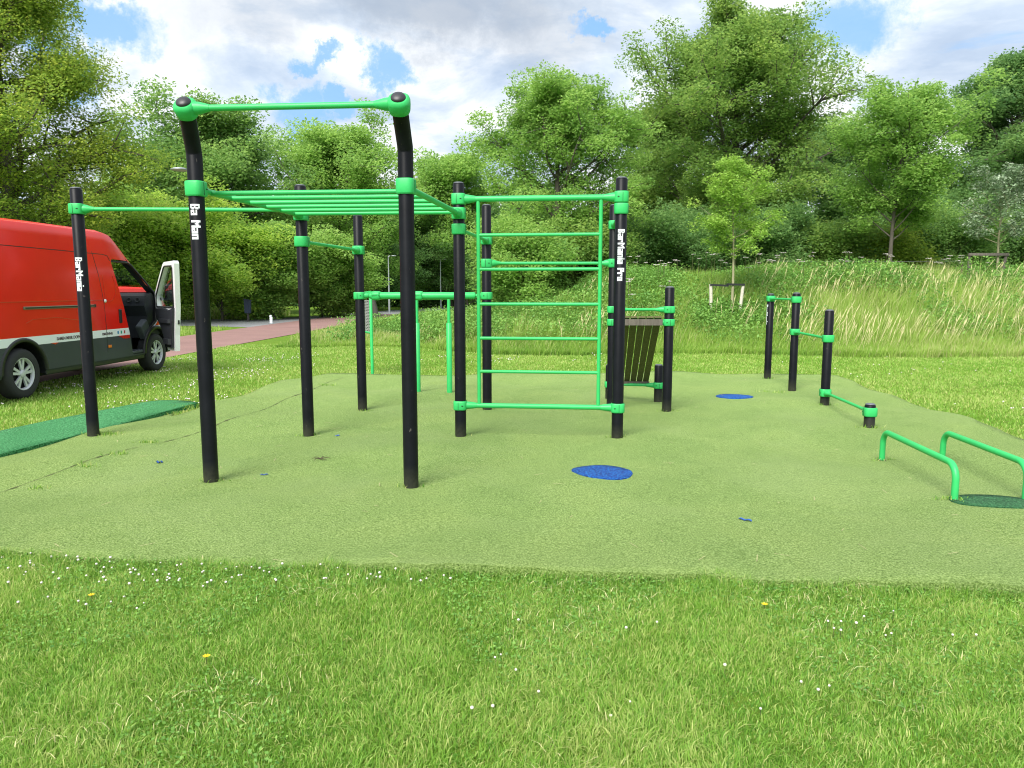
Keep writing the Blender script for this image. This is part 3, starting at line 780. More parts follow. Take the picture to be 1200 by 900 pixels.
hd = MB(); hd.box((1.004, 2.50, 1.10), (.028, .075, .24), bev=.010); vpart(hd, 'door_handle', M['blacktrim'], van)
lk = MB(); lk.ring((1.003, 2.07, 1.37), [(.03, 0), (.028, .012), (0, .016)], 14, axis=(1, 0, 0)); vpart(lk, 'lock_cover', M['whitepaint'], van)
mk = MB(); mk.box((1.006, 2.12, .60), (.018, .09, .05), bev=.008); vpart(mk, 'side_marker', M['orange'], van)
mk = MB(); mk.prism([(1.0, .60, .762), (1.0, .78, .762), (1.0, .70, .735)], (.004, 0, 0)); vpart(mk, 'red_accent', M['redpaint'], van); mk = MB(); mk.prism([(1.0, 2.40, .762), (1.0, 2.76, .762), (1.0, 2.76, .70), (1.0, 2.56, .705)], (.004, 0, 0)); vpart(mk, 'red_accent', M['redpaint'], van)
# lower black sill and arch lips
sl = MB(); sl.box((.955, 1.86, .335), (.06, 2.78, .075), bev=.012); vpart(sl, 'sill', M['blacktrim'], van); sl = MB(); sl.box((-.955, 1.86, .335), (.06, 2.78, .075), bev=.012); vpart(sl, 'sill', M['blacktrim'], van)
for yy in (0, WB):
    for sx in (1, -1):
        ar = MB(); n_ = 22
        a0, a1 = math.radians(2), math.radians(178)
        vs = []
        for k in range(n_ + 1):
            a = a0 + (a1 - a0) * k / n_
            for (r, xx) in ((.452, .97), (.452, 1.018), (.50, 1.012), (.515, .99)):
                vs.append((sx * xx, yy + r * math.cos(a), .37 + r * math.sin(a)))
        fs = [(4 * k + j, 4 * k + j + 1, 4 * k + 5 + j, 4 * k + 4 + j) for k in range(n_) for j in range(3)]
        ar.add(vs, fs, 0, True); vpart(ar, 'wheel_arch', M['blacktrim'], van)
# wheels
def wheel(sx, yy):
    xo = sx * .985; w = .225; r = .365
    tb = MB(); tb.ring((xo - sx * w / 2, yy, r), [(.235, w / 2), (.30, w / 2 + .004), (.335, w / 2 - .006), (r - .008, w / 2 - .03), (r, w / 2 - .055), (r, -w / 2 + .05), (r - .01, -w / 2 + .03), (.33, -w / 2), (.235, -w / 2), (.228, 0), (.235, w / 2)], 40, axis=(sx, 0, 0), cap=False)
    t_ = vpart(tb, 'wheel', M['tyre'], van)
    rm = MB(); cx = xo - sx * .028
    rm.ring((cx, yy, r), [(.0, -.05), (.228, -.05)], 40, axis=(sx, 0, 0), mi=1)
    rm.ring((cx, yy, r), [(.236, -.03), (.238, .012), (.226, .020), (.214, .012), (.205, -.03)], 40, axis=(sx, 0, 0), cap=False)
    rm.ring((cx, yy, r), [(.055, -.04), (.055, .008), (.04, .016), (0, .017)], 24, axis=(sx, 0, 0))
    for k in range(10):
        a = 2 * PI * (k // 2) / 5 + (.16 if k % 2 else -.16) + .3
        c0, s0 = math.cos(a), math.sin(a)
        p0 = Vector((cx, yy + .045 * c0, r + .045 * s0)); p1 = Vector((cx - sx * .004, yy + .222 * math.cos(a + (.05 if k % 2 else -.05)), r + .222 * math.sin(a + (.05 if k % 2 else -.05))))
        tn = Vector((0, -s0, c0)) * .017
        rm.prism([p0 - tn, p1 - tn * 1.2, p1 + tn * 1.2, p0 + tn], (-sx * .022, 0, 0))
    vpart(rm, 'rim', [M['alloy'], M['wheelwell']], t_)
for yy in (0, WB):
    for sx in (1, -1): wheel(sx, yy)
# cab inside: dash, steering wheel, seats, far door card, step
ci = MB(); ci.prism([(-.92, 3.45, .66), (-.92, 4.0, .70), (-.92, 4.02, 1.32), (-.92, 3.74, 1.50), (-.92, 3.54, 1.44), (-.92, 3.46, 1.26), (-.92, 3.54, 1.06)], (1.84, 0, 0)); dsh = vpart(ci, 'dashboard', M['dashplastic'], van)
v = MB()
for yv in (-.6, .62, .78): v = MB(); v.ring((yv, 3.49, 1.36), [(.05, 0), (.048, .012), (.036, .012), (.03, .004), (0, .004)], 16, axis=(0, -1, .35)); vpart(v, 'air_vent', M['blacktrim'], dsh)
s_ = MB()
for xx in (-.48, .50):
    s_ = MB(); s_.box((xx, 2.82, .80), (.52, .52, .16), bev=.05); s_.box((xx, 2.52, 1.18), (.48, .13, .72), rx=-.12, bev=.05); s_.box((xx, 2.48, 1.66), (.26, .10, .2), bev=.04); s_.box((xx, 2.80, .69), (.4, .4, .13)); vpart(s_, 'cab_seat', M['dashplastic'], van)
stw = MB()
rgp = [Vector((-.48, 3.22, 1.30)) + Matrix.Rotation(.6, 3, 'X') @ Vector((.19 * math.cos(a), 0, .19 * math.sin(a))) for a in np.linspace(0, 2 * PI, 25)]
stw.tube(rgp, .014, 8, cap=False); stw.tube([(-.48, 3.22, 1.30), (-.48, 3.45, 1.18)], .03, 8); stw.box((-.48, 3.22, 1.30), (.36, .02, .04)); vpart(stw, 'steering_wheel', M['blacktrim'], van)
dc = MB(); dc.box((-.915, 2.98, .98), (.025, 1.2, .60)); dc.box((-.885, 3.0, 1.16), (.05, .9, .06)); vpart(dc, 'door_card', M['dashplastic'], van)
st = MB(); st.box((.83, 3.06, .43), (.30, .46, .05), bev=.012); st.prism([(.70, 2.80, .45), (.70, 3.30, .45), (.70, 3.36, .66), (.70, 2.78, .66)], (-.02, 0, 0))
for k in range(4): st.box((.84, 2.88 + k * .11, .459), (.24, .03, .012))
st.box((.90, 3.42, .82), (.12, .26, .30), rx=.55, bev=.02)
vpart(st, 'cab_step', M['greyplastic'], van)
# glass
gl = MB(); gl.prism([(-.955, y, z) for y, z in [(2.62, 1.28), (3.80, 1.28), (3.78, 1.50), (3.44, 1.76), (3.09, 2.0), (2.56, 2.02)]], (.005, 0, 0)); vpart(gl, 'side_window', M['glass'], van)
gl = MB(); gl.prism([p - nv * .015 for p in (a_, b_, c_, d_)], nv * .005); vpart(gl, 'windscreen', M['glass'], van)
# A-pillar black frame / window seals around the door opening
sl = MB()
op = [(2.80, .78), (2.46, 2.02), (2.50, 2.05), (3.02, 2.04), (3.12, 2.0), (3.5, 1.735), (3.82, 1.50), (3.86, 1.38), (3.78, .97), (3.53, .83), (3.36, .60), (3.25, .43)]
sl.tube([(bx_(z) - .045, y, z) for y, z in op], .018, 8); vpart(sl, 'door_seal', M['blacktrim'], van)
# the open door: closed outline in (s back from the hinge, z), then swung open
dr = bpy.data.objects.new('cab_door', None); 
ang = math.radians(-43)
hp = Vector((1.0, 3.90, 0))
Rz = Matrix.Rotation(-ang, 3, 'Z')      # swings the rear edge outwards
def DR(x, y, z):                         # door coordinates: closed position
    xo = bx_(z) - 1.0 if z < 2.3 else 0
    v_ = Vector((x + xo - 1.0, y - hp.y, z)); v_ = Rz @ Vector((v_.x, v_.y, 0)); return Vector((hp.x + v_.x, hp.y + v_.y, z))
outl = []
win = [(2.76, 1.24), (3.78, 1.24), (3.76, 1.44), (3.45, 1.69), (3.08, 1.95), (3.0, 1.98), (2.60, 1.98), (2.58, 1.94)]
def plate(mb, outer, inner, x0, x1, mi_out=0, mi_in=0, mi_edge=0):
    """plate with a window hole: lower panel plus a frame"""
    lo = [(2.84, .44), (3.26, .44), (3.38, .62), (3.53, .82), (3.78, .97), (3.87, 1.24), (2.66, 1.24), (2.79, .74)]
    fr = [[(2.66, 1.24), (2.76, 1.24), (2.58, 1.94), (2.44, 2.02)], [(2.44, 2.02), (2.58, 1.94), (2.60, 1.98), (2.48, 2.065)], [(2.48, 2.065), (2.60, 1.98), (3.0, 1.98), (3.02, 2.055)],
          [(3.02, 2.055), (3.0, 1.98), (3.08, 1.95), (3.12, 2.015)], [(3.12, 2.015), (3.08, 1.95), (3.45, 1.69), (3.5, 1.75)], [(3.5, 1.75), (3.45, 1.69), (3.76, 1.44), (3.85, 1.48)], [(3.85, 1.48), (3.76, 1.44), (3.78, 1.24), (3.87, 1.24)]]
    for pl in [lo] + fr:
        n_ = len(pl); A_ = [DR(x0, y, z) for y, z in pl]; B_ = [DR(x1, y, z) for y, z in pl]
        mb.add(A_, [tuple(range(n_))], mi_in); mb.add(B_, [tuple(range(n_))[::-1]], mi_out)
        mb.add(A_ + B_, [(i, (i + 1) % n_, n_ + (i + 1) % n_, n_ + i) for i in range(n_)], mi_edge)
dm = MB(); plate(dm, outl, win, .915, 1.0, 0, 1, 1)
door_o = vpart(dm, 'cab_door', [M['van'], M['whitepaint']], van); door_o['label'] = 'white edged cab door standing open'
dc = MB(); lo = [(2.88, .50), (3.22, .50), (3.34, .66), (3.50, .86), (3.74, 1.02), (3.80, 1.20), (3.3, 1.22), (3.0, 1.18), (2.72, 1.23), (2.84, .76)]
A_ = [DR(.914, y, z) for y, z in lo]; B_ = [DR(.875, y, z) for y, z in lo]; n_ = len(lo)
dc.add(A_ + B_, [tuple(range(n_)), tuple(range(2 * n_ - 1, n_ - 1, -1))] + [(i, (i + 1) % n_, n_ + (i + 1) % n_, n_ + i) for i in range(n_)])
for (y0, y1, z0, z1, xx) in ((2.90, 3.5, .95, 1.02, .835), (2.92, 3.25, .56, .66, .825)):
    q = [DR(.875, y0, z0), DR(.875, y1, z0), DR(.875, y1, z1), DR(.875, y0, z1)]; q2 = [DR(xx, y0 + .02, z0), DR(xx, y1 - .02, z0), DR(xx, y1 - .02, z1), DR(xx, y0 + .02, z1)]
    dc.add(q + q2, [(4, 5, 6, 7), (0, 1, 5, 4), (1, 2, 6, 5), (2, 3, 7, 6), (3, 0, 4, 7)])
vpart(dc, 'door_card', M['dashplastic'], door_o)
dg_ = MB(); A_ = [DR(.975, y, z) for y, z in win]; dg_.add(A_ + [DR(.979, y, z) for y, z in win], [tuple(range(8)), tuple(range(15, 7, -1))]); vpart(dg_, 'door_window', M['glass'], door_o)
sl = MB(); sl.tube([DR(.91, y, z) for y, z in win] + [DR(.91, *win[0])], .013, 6); vpart(sl, 'window_seal', M['blacktrim'], door_o)
mr = MB(); c = DR(1.14, 3.70, 1.50); mr.box(c, (.16, .10, .34), -ang, bev=.04); mr.box(DR(1.03, 3.72, 1.38), (.12, .06, .05), -ang)
vpart(mr, 'wing_mirror', M['blacktrim'], door_o)
lt = MB(); c = DR(.97, 2.735, .98); lt.box(c, (.03, .03, .09), -ang); vpart(lt, 'door_latch', M['blacktrim'], door_o)
# front: lamps, grille, bumper, tail lamps
fr = MB(); fr.box((0, 4.56, .52), (1.74, .12, .36), bev=.05); fr.box((0, 4.565, .85), (1.0, .05, .18), bev=.02); vpart(fr, 'front_bumper', M['greyplastic'], van)
for sx in (1, -1):
    h_ = MB(); h_.box((sx * .73, 4.47, .98), (.24, .14, .22), rz=-sx * .35, bev=.04); vpart(h_, 'headlight', M['alloy'], van)
    h_ = MB(); h_.box((sx * .93, -1.17, 1.15), (.12, .04, .55), bev=.015); vpart(h_, 'tail_light', M['redpaint'], van)
rbm = MB(); rbm.box((0, -1.2, .45), (1.9, .14, .16), bev=.04); vpart(rbm, 'rear_bumper', M['blacktrim'], van)
rd = MB(); rd.box((0, -1.1815, 1.4), (.012, .006, 1.8)); vpart(rd, 'rear_door_gap', M['blacktrim'], van)
un = MB(); un.box((0, 1.8, .30), (1.3, 5.2, .12)); vpart(un, 'underbody', M['wheelwell'], van)
# lettering on the white band
def text_mesh(s, size, place, name, mat, parent):
    cu = bpy.data.curves.new('t', 'FONT'); cu.body = s; cu.size = size; cu.extrude = .001; cu.offset = .0012
    to = bpy.data.objects.new('t', cu); C.objects.link(to); dg = bpy.context.evaluated_depsgraph_get(); dg.update()
    me = bpy.data.meshes.new_from_object(to.evaluated_get(dg)); bpy.data.objects.remove(to, do_unlink=True)
    me.transform(place); me.materials.clear(); me.materials.append(mat)
    o = bpy.data.objects.new(name, me); C.objects.link(o); o.parent = parent; return o
PL = lambda y, z: Matrix.Translation((1.0035, y, z)) @ Matrix(((0, 0, 1, 0), (1, 0, 0, 0), (0, 1, 0, 0), (0, 0, 0, 1)))
text_mesh('SAMEN MEER DOEN VOOR', .066, PL(.74, .795), 'lettering', M['ink'], van)
text_mesh('OMGEVING', .060, PL(1.92, .797), 'lettering', M['ink'], van)
for k, mt in enumerate(('icon_blue', 'icon_green', 'icon_red')):
    ic = MB(); ic.box((1.003, 2.40 + k * .10, .822), (.004, .035, .05)); vpart(ic, 'emblem', M[mt], van)

# ------------------------------------------------------------------ lamps, bollards
def lamp(px, py_top, Y, label, head_dir=-1, r=.05, gap=0):
    x = xat(px, py_top, Y); H = zat(py_top, Y)
    t = thing('street_lamp', (x, Y, 0), label, 'street lamp', 'street lamps along the cycle path')
    mb = MB(); mb.ring((x, Y, 0), [(r * 1.25, -.1), (r * 1.25, .9), (r, .95), (r * .62, H - .02)], 14); mb.build('pole', M['silver'], t)
    hd_ = MB(); hd_.tube([(x, Y, H - .03), (x + head_dir * .12, Y, H)], .03, 8)
    hd_.ring((x + head_dir * .36, Y, H + .01), [(.0, -.035), (.16, -.03), (.20, -.005), (.12, .03), (0, .038)], 20, p=2.4); hd_.build('lamp_head', M['silver'], t)
lamp(229, 199, 17.5, 'grey street lamp behind the front left climbing post, its head showing to the left', -1)
lamp(455, 300, 50, 'thin silver street lamp pole to the right of the rear left post', 1)
lamp(516, 304, 62, 'farther thin silver street lamp pole just left of the wall ladder', 1)

bx0, by0 = gp(291, 377); t = thing('dog_waste_dispenser', (bx0, by0, 0), 'dark blue post box standing in the grass beyond the cycle path', 'bollard')
hh_ = zat(351, by0)
mb = MB(); mb.box((bx0, by0, .22), (.1, .1, .5), bev=.02); mb.build('post', M['darkpost'], t)
mb = MB(); mb.prism([(bx0 - .13, by0 - .1, .42), (bx0 + .13, by0 - .1, .42), (bx0 + .15, by0 - .1, hh_ - .06), (bx0 - .15, by0 - .1, hh_)], (0, .2, 0)); mb.box((bx0, by0, hh_ - .01), (.34, .24, .04), ry=.2); mb.build('box', M['bluebox'], t)
bx0, by0 = gp(439, 373); t = thing('bollard', (bx0, by0, 0), 'leaning dark wooden bollard beside the far path, just right of the information board', 'bollard')
hh_ = zat(350, by0); mb = MB(); mb.tube([(bx0 + .12, by0, -.05), (bx0 + .02, by0, hh_ * .5), (bx0 - .10, by0, hh_)], [.17, .16, .14], 12); mb.build('post', M['darkpost'], t)
bx0, by0 = gp(318, 379); t = thing('marker_post', (bx0, by0, 0), 'small white marker post in the far verge beside the grey road', 'marker post')
mb = MB(); mb.box((bx0, by0, .12), (.13, .1, .34), bev=.02); mb.ring((bx0 - .02, by0, .33), [(.05, -.04), (.07, 0), (.04, .06), (0, .07)], 10); mb.build('post', M['letter'], t)

# ------------------------------------------------------------------ vegetation
def frames(N, rg, updir=.6):
    """random leaf axes: along-vector and side-vector"""
    n = rg.normal(size=(N, 3)); n[:, 2] = np.abs(n[:, 2]) + updir; n /= np.linalg.norm(n, axis=1)[:, None]
    a = rg.normal(size=(N, 3)); a -= (a * n).sum(1)[:, None] * n; a /= np.linalg.norm(a, axis=1)[:, None]
    return a, np.cross(n, a), n
def leaves(P, size, rg, updir=.6, wr=.6):
    N = len(P); a, b, n = frames(N, rg, updir); L = (size * rg.uniform(.6, 1.35, N))[:, None]
    bend = n * L * .12
    V = np.stack([P - a * L * .5 - bend, P + b * L * wr * .5, P + a * L * .5 - bend, P - b * L * wr * .5], 1).reshape(-1, 3)
    F_ = np.arange(4 * N).reshape(N, 4); return V, F_
class Tree:
    def __init__(s, seed, H, R, base=.15, nl=26, nsub=6, leaf=.16, nleaf=45000, tr=.18, up=.5, shape='round', lean=(0, 0), cl=.5, tintbias=0, droop=0, trunk_top=.9, airy=1.0):
        rg = np.random.default_rng(seed); s.rg = rg
        tb = MB(); pts = []; n = 9
        ph = rg.uniform(0, 6, 2)
        for i in range(n):
            t = i / (n - 1) * trunk_top
            pts.append(np.array([lean[0] * t * H + .012 * H * math.sin(3 * t + ph[0]) * t * 2, lean[1] * t * H + .012 * H * math.sin(4 * t + ph[1]) * t * 2, t * H]))
        pts[0][2] = -.3
        rs = [tr * (1 - .85 * i / (n - 1)) * (1.25 if i == 0 else 1) for i in range(n)]
        tb.tube(pts, rs, 10)
        pts = np.array(pts)
        cents = []; crs = []
        def prof(t):   # t = fraction within the crown
            if shape == 'round': return max(.5, math.sin(PI * (t * .82 + .14)) ** .55)
            if shape == 'cone': return max(.18, 1.05 - .9 * t)
            if shape == 'oval': return max(.42 if t < .5 else .25, math.sin(PI * (t * .86 + .12)) ** .65 * (1.0 - .12 * t))
            if shape == 'top': return max(.3, math.sin(PI * (t * .75 + .2)))
            return 1
        for k in range(nl):
            tc = (k + rg.uniform(.1, .9)) / nl; hfrac = base + (trunk_top - base) * tc
            az = k * 2.39996 + rg.normal(0, .35)
            p0 = np.array([np.interp(hfrac * H, pts[:, 2], pts[:, j]) for j in range(3)])
            Ln = R * prof(tc) * rg.uniform(.62, 1.08)
            el = up * rg.uniform(.4, 1.3) + tc * .35
            d = np.array([math.cos(az) * math.cos(el), math.sin(az) * math.cos(el), math.sin(el)])
            q = [p0]; dd = d.copy()
            for j in range(4):
                dd = dd + rg.normal(0, .12, 3); dd[2] += .07 - droop * .1 * j; dd /= np.linalg.norm(dd); q.append(q[-1] + dd * Ln / 4)
            r0 = max(.012, tr * .42 * (1 - .6 * hfrac))
            tb.tube(q, [r0, r0 * .8, r0 * .6, r0 * .42, r0 * .2], 6, cap=False)
            q = np.array(q)
            cents.append(q[-1]); crs.append(1.0)
            for m in range(nsub):
                t = rg.uniform(.35, 1.0); b0 = np.array([np.interp(t * 4, range(5), q[:, j]) for j in range(3)])
                sd_ = dd * .6 + rg.normal(0, .65, 3); sd_ /= np.linalg.norm(sd_); sl_ = Ln * rg.uniform(.22, .45)
                b1 = b0 + sd_ * sl_; 
                if b1[2] < .25: b1[2] = .25
                tb.tube([b0, (b0 + b1) / 2 + rg.normal(0, .03, 3), b1], [r0 * .35, r0 * .25, .006], 4, cap=False)
                cents += [b1, (b0 + b1) / 2]; crs += [rg.uniform(.6, 1.1), .7]
        # top leader clumps
        for m in range(7):
            cents.append(pts[-1] + rg.normal(0, .13 * R, 3) * np.array([1, 1, .5]) + np.array([0, 0, rg.uniform(-.10, .03) * H])); crs.append(.6)
        cents = np.array(cents); crs = np.array(crs) * cl
        nc = len(cents); w = crs ** 2; nleaf = int(nleaf * 1.85); idx = rg.choice(nc, nleaf, p=w / w.sum())
        off = rg.normal(size=(nleaf, 3)); off /= np.maximum(.35, np.linalg.norm(off, axis=1))[:, None] ** .5
        off[:, 2] *= .62
        P = cents[idx] + off * crs[idx][:, None] * .62
        P[:, 2] = np.where(P[:, 2] < .08, .08 + np.abs(P[:, 2]) * .3, P[:, 2])
        V, Fq = leaves(P, leaf * .82, rg, .9)
        ct = rg.normal(.5, .16, nc); tint = np.clip(ct[idx] + rg.normal(0, .17, nleaf) + tintbias, 0, 1)
        s.V, s.F, s.tint = V, Fq, np.repeat(tint, 4); s.tb = tb
    def place(s, name, x, y, mat, bark, label, cat, group=None, rz=0, z=None):
        z = float(hgt(x, y)) if z is None else z
        t = thing(name, (x, y, z), label, cat, group); t.rotation_euler = (0, 0, rz)
        me = bpy.data.meshes.new('trunk'); me.from_pydata([tuple(map(float, v)) for v in s.tb.v], [], s.tb.f); me.materials.append(bark)
        me.polygons.foreach_set('use_smooth', [True] * len(me.polygons)); o = bpy.data.objects.new('trunk', me); C.objects.link(o); o.parent = t
        np_mesh('crown', s.V, [s.F], mat, s.tint, t)
        return t
def tr(name, px, Y, ptop, hw, mat, label, cat='tree', group='trees behind the meadow bank', bark='bark', seed=0, rz=0, **k):
    x = (px - 600) * Y / F; z0 = float(hgt(x, Y)); H = zat(ptop, Y) - z0; R = hw * Y / F * 1.22
    tt = k.get('trunk_top', .9); return Tree(seed, max(H * .6, (H - .36 * R - .7 * k.get('cl', .5)) / tt), R, **k).place(name, x, Y, M[mat], M[bark], label, cat, group, rz)

tr('beech_tree', 26, 29, -90, 142, 'beech', 'huge yellow-green beech tree behind the red van at the left edge', seed=1, nl=50, nsub=9, leaf=.135, nleaf=105000, tr=.42, cl=.95, base=.06, up=.35, shape='oval', group='trees along the far side of the path')
tr('beech_tree', -190, 26, -130, 190, 'beech', 'yellow-green beech tree beyond the left edge of the photo', seed=2, nl=34, nsub=7, leaf=.19, nleaf=36000, tr=.4, cl=1.0, base=.06, up=.35, shape='oval', group='trees along the far side of the path')
tr('broadleaf_tree', 246, 47, 122, 108, 'ash', 'broad round dark green tree whose crown rises behind the bent front left post', seed=3, nl=38, nsub=8, leaf=.25, nleaf=60000, tr=.3, cl=1.25, base=.1, shape='round', group='trees along the far side of the path')
tr('broadleaf_tree', 402, 54, 130, 84, 'alder', 'round mid green tree between the two bent front posts, right of the darker one', seed=4, nl=34, nsub=8, leaf=.24, nleaf=50000, tr=.3, cl=1.15, base=.12, shape='round', group='trees along the far side of the path')
tr('broadleaf_tree', 528, 66, 158, 60, 'alder', 'medium green tree with a pointed top right of the bent front right post', seed=5, nl=30, nsub=7, leaf=.30, nleaf=40000, tr=.25, cl=1.4, base=.06, shape='oval')
tr('alder_tree', 655, 28, 72, 96, 'alder', 'bright green wind-blown tree rising above the wall ladder', seed=6, nl=34, nsub=8, leaf=.125, nleaf=62000, tr=.2, cl=.62, base=.10, shape='oval')
tr('oak_tree', 858, 33, -25, 116, 'oak', 'tallest broad green tree, centre right, its top cut by the photo edge', seed=7, nl=54, nsub=9, leaf=.15, nleaf=95000, tr=.34, cl=.8, base=.12, shape='oval')
tr('broadleaf_tree', 765, 38, 95, 75, 'oak', 'dark green tree filling the gap left of the tallest tree', seed=8, nl=26, nsub=7, leaf=.2, nleaf=32000, tr=.22, cl=.9, base=.05, shape='oval')
tr('alder_tree', 1038, 25.5, 82, 84, 'alder', 'airy light green tree with a bare straight trunk above the stepped posts', seed=9, nl=30, nsub=7, leaf=.125, nleaf=30000, tr=.08, cl=.55, base=.24, shape='oval', bark='bark')
tr('broadleaf_tree', 1165, 34, 28, 82, 'darkleaf', 'dark green tree at the right edge behind the whitish sapling', seed=10, nl=36, nsub=8, leaf=.17, nleaf=56000, tr=.28, cl=.8, base=.08, shape='oval')
tr('broadleaf_tree', 965, 42, 120, 90, 'darkleaf', 'dark green tree between the tallest tree and the airy light one', seed=11, nl=26, nsub=7, leaf=.22, nleaf=34000, tr=.24, cl=1.0, base=.04, shape='oval')
tr('pine_tree', 1262, 29, 0, 62, 'needle', 'dark pine whose branch tip enters at the top right edge', seed=12, nl=30, nsub=6, leaf=.13, nleaf=24000, tr=.2, cl=.5, base=.1, shape='cone', up=.1)
# understory
def shrub(px, Y, ptop, hw, mat, label, seed, group, n=22000, leaf=.16, name='shrub', cl=.7, base=.04):
    tr(name, px, Y, ptop, hw, mat, label, 'shrub', group, seed=seed, nl=22, nsub=6, leaf=leaf, nleaf=n, tr=.07, cl=cl, base=base, shape='round', trunk_top=.8)
gL = 'shrubs along the far side of the path'; gR = 'shrubs under the trees on the bank'
for k in [(-60, 33, 210, 100, 'beech', 'yellow-green shrub low at the far left behind the van roof'),
          (190, 37, 228, 80, 'limeshrub', 'yellow-green shrub right of the van\'s open door'),
          (262, 38, 250, 62, 'limeshrub', 'bright yellowish shrub seen between the left pair of climbing posts'),
          (322, 40, 262, 58, 'alder', 'green shrub with darker hollows left of the middle left post'),
          (378, 43, 278, 52, 'alder', 'lighter green shrub just right of the middle left post'),
          (432, 58, 262, 50, 'darkleaf', 'dark green shrub around the rear left post'),
          (478, 66, 250, 60, 'darkleaf', 'dark shrub behind the thin silver lamp pole'),
          (120, 36, 215, 80, 'limeshrub', 'green shrub showing above the front of the van roof')]:
    shrub(*k, seed=30 + int(k[0]) % 97, group=gL, n=26000, leaf=.2, cl=1.0)
for k in [(548, 64, 262, 60, 'darkleaf', 'dark green shrub left of the ladder uprights'),
          (612, 25, 258, 56, 'alder', 'light green shrub filling the lower half of the wall ladder'),
          (688, 26.5, 262, 54, 'oak', 'green shrub behind the right side of the wall ladder'),
          (748, 29, 255, 54, 'darkleaf', 'dark shrub right of the lettered ladder post'),
          (812, 30, 250, 58, 'darkleaf', 'dark shrub left behind the staked lime sapling'),
          (900, 29.5, 248, 60, 'darkleaf', 'dark shrub right behind the staked lime sapling'),
          (975, 29, 255, 52, 'oak', 'green shrub above the stepped black posts'),
          (1030, 28.5, 272, 40, 'beech', 'low yellowish shrub at the foot of the airy tree'),
          (1090, 29, 245, 60, 'ash', 'green shrub between the airy tree and the whitish sapling'),
          (1160, 30, 235, 58, 'darkleaf', 'dark shrub behind the whitish sapling'),
          (1235, 29, 225, 60, 'oak', 'green shrub at the right edge of the photo')]:
    shrub(*k, seed=60 + int(k[0]) % 97, group=gR, n=24000, leaf=.135, cl=.75)
# saplings with stakes
def sapling(px, Y, ptop, hw, mat, label, seed, n, leaf, base, tr_, cl, bark):
    return tr('sapling', px, Y, ptop, hw, mat, label, 'sapling', 'staked saplings', seed=seed, nl=24, nsub=5, leaf=leaf, nleaf=n, tr=tr_, cl=cl, base=base, shape='round', up=.55, bark=bark, trunk_top=.88)
YS = 20.6
sapling(856, YS, 184, 43, 'lime', 'bright lime-green sapling tied between two short pale stakes on the bank', 91, 9000, .085, .40, .045, .26, 'palebark')
YS2 = 23.5
sapling(1163, YS2, 192, 42, 'silverleaf', 'whitish-leaved sapling inside a grey wooden frame at the right', 92, 4200, .10, .36, .05, .24, 'palebark')
def stakes(px0, px1, ptop, pbot, Y, label, mat, band=True):
    x0, x1 = xat(px0, ptop, Y), xat(px1, ptop, Y); g = float(hgt((x0 + x1) / 2, Y)); top = zat(ptop, Y)
    t = thing('tree_stakes', ((x0 + x1) / 2, Y, g), label, 'tree stakes', 'tree stake frames')
    for x, l in ((x0, -.04), (x1, .08)):
        m2 = MB(); m2.tube([(x - l * 1.2, Y, g - .2), (x, Y, top)], .045, 10); m2.build('stake', M[mat], t)
    m2 = MB()
    xm = (x0 + x1) / 2
    if band:
        m2.box(((x0 + xm) / 2, Y - .05, top - .03), (xm - x0 + .06, .012, .055), ry=.05); m2.box(((x1 + xm) / 2, Y - .05, top - .01), (x1 - xm + .06, .012, .055), ry=.02)
        m2.build('rubber_band', M['blacktrim'], t)
    else:
        m2.box((xm, Y - .06, top - .03), (x1 - x0 + .1, .04, .08)); m2.build('cross_rail', M[mat], t)
stakes(833, 871, 333, 380, YS, 'two short pale stakes with black bands round the lime-green sapling', 'stake')
stakes(1136, 1179, 297, 320, YS2, 'grey wooden stake frame round the whitish sapling', 'woodgrey', False)
# wire fence on the crest
fx0, fx1, Yf = xat(905, 303, 24.6), xat(1128, 303, 24.6), 24.6
fe = thing('wire_fence', ((fx0 + fx1) / 2, Yf, float(hgt(8, Yf))), 'thin wire fence along the crest of the grassy bank', 'fence')
ztop = zat(306, Yf)
for k in range(4):
    x = fx0 + (fx1 - fx0) * k / 3; m2 = MB(); m2.ring((x, Yf, 0), [(.025, float(hgt(x, Yf)) - .2), (.025, ztop - .02), (0, ztop)], 8); m2.build('fence_post', M['pinkbark'], fe)
for dz in (0, .28, .56):
    m2 = MB(); m2.tube([(fx0, Yf - .04, ztop - dz), ((fx0 + fx1) / 2, Yf - .04, ztop - dz - .02), (fx1, Yf - .04, ztop - dz)], .006, 5); m2.build('wire', M['wire'], fe)

# far wood behind everything
rg = np.random.default_rng(50); N = 150000
ax_ = rg.uniform(-75, 75, N)
yb = 76 + 5 * np.sin(ax_ * .13) + rg.normal(0, 2.2, N)
topz = 10 + 2.2 * np.sin(ax_ * .31 + 1) + 1.2 * np.sin(ax_ * .83) + .8 * np.sin(ax_ * 1.9)
hz_ = rg.uniform(0, 1, N) ** .8 * topz
P = np.stack([ax_, yb + .25 * hz_, hz_ + rg.normal(0, .3, N)], -1); P[:, 2] = np.abs(P[:, 2]) + .1
V, Fq = leaves(P, .62, rg, .2, .8)
far_t = np.repeat(np.clip(.45 + .25 * np.sin(P[:, 0] * 1.3) * np.sin(P[:, 2] * 1.7) + rg.normal(0, .18, N), 0, 1), 4)
tag(np_mesh('woodland', V, [Fq], M['darkleaf'], far_t), 'distant belt of dark green woodland behind the nearer trees', 'woodland', kind='stuff')

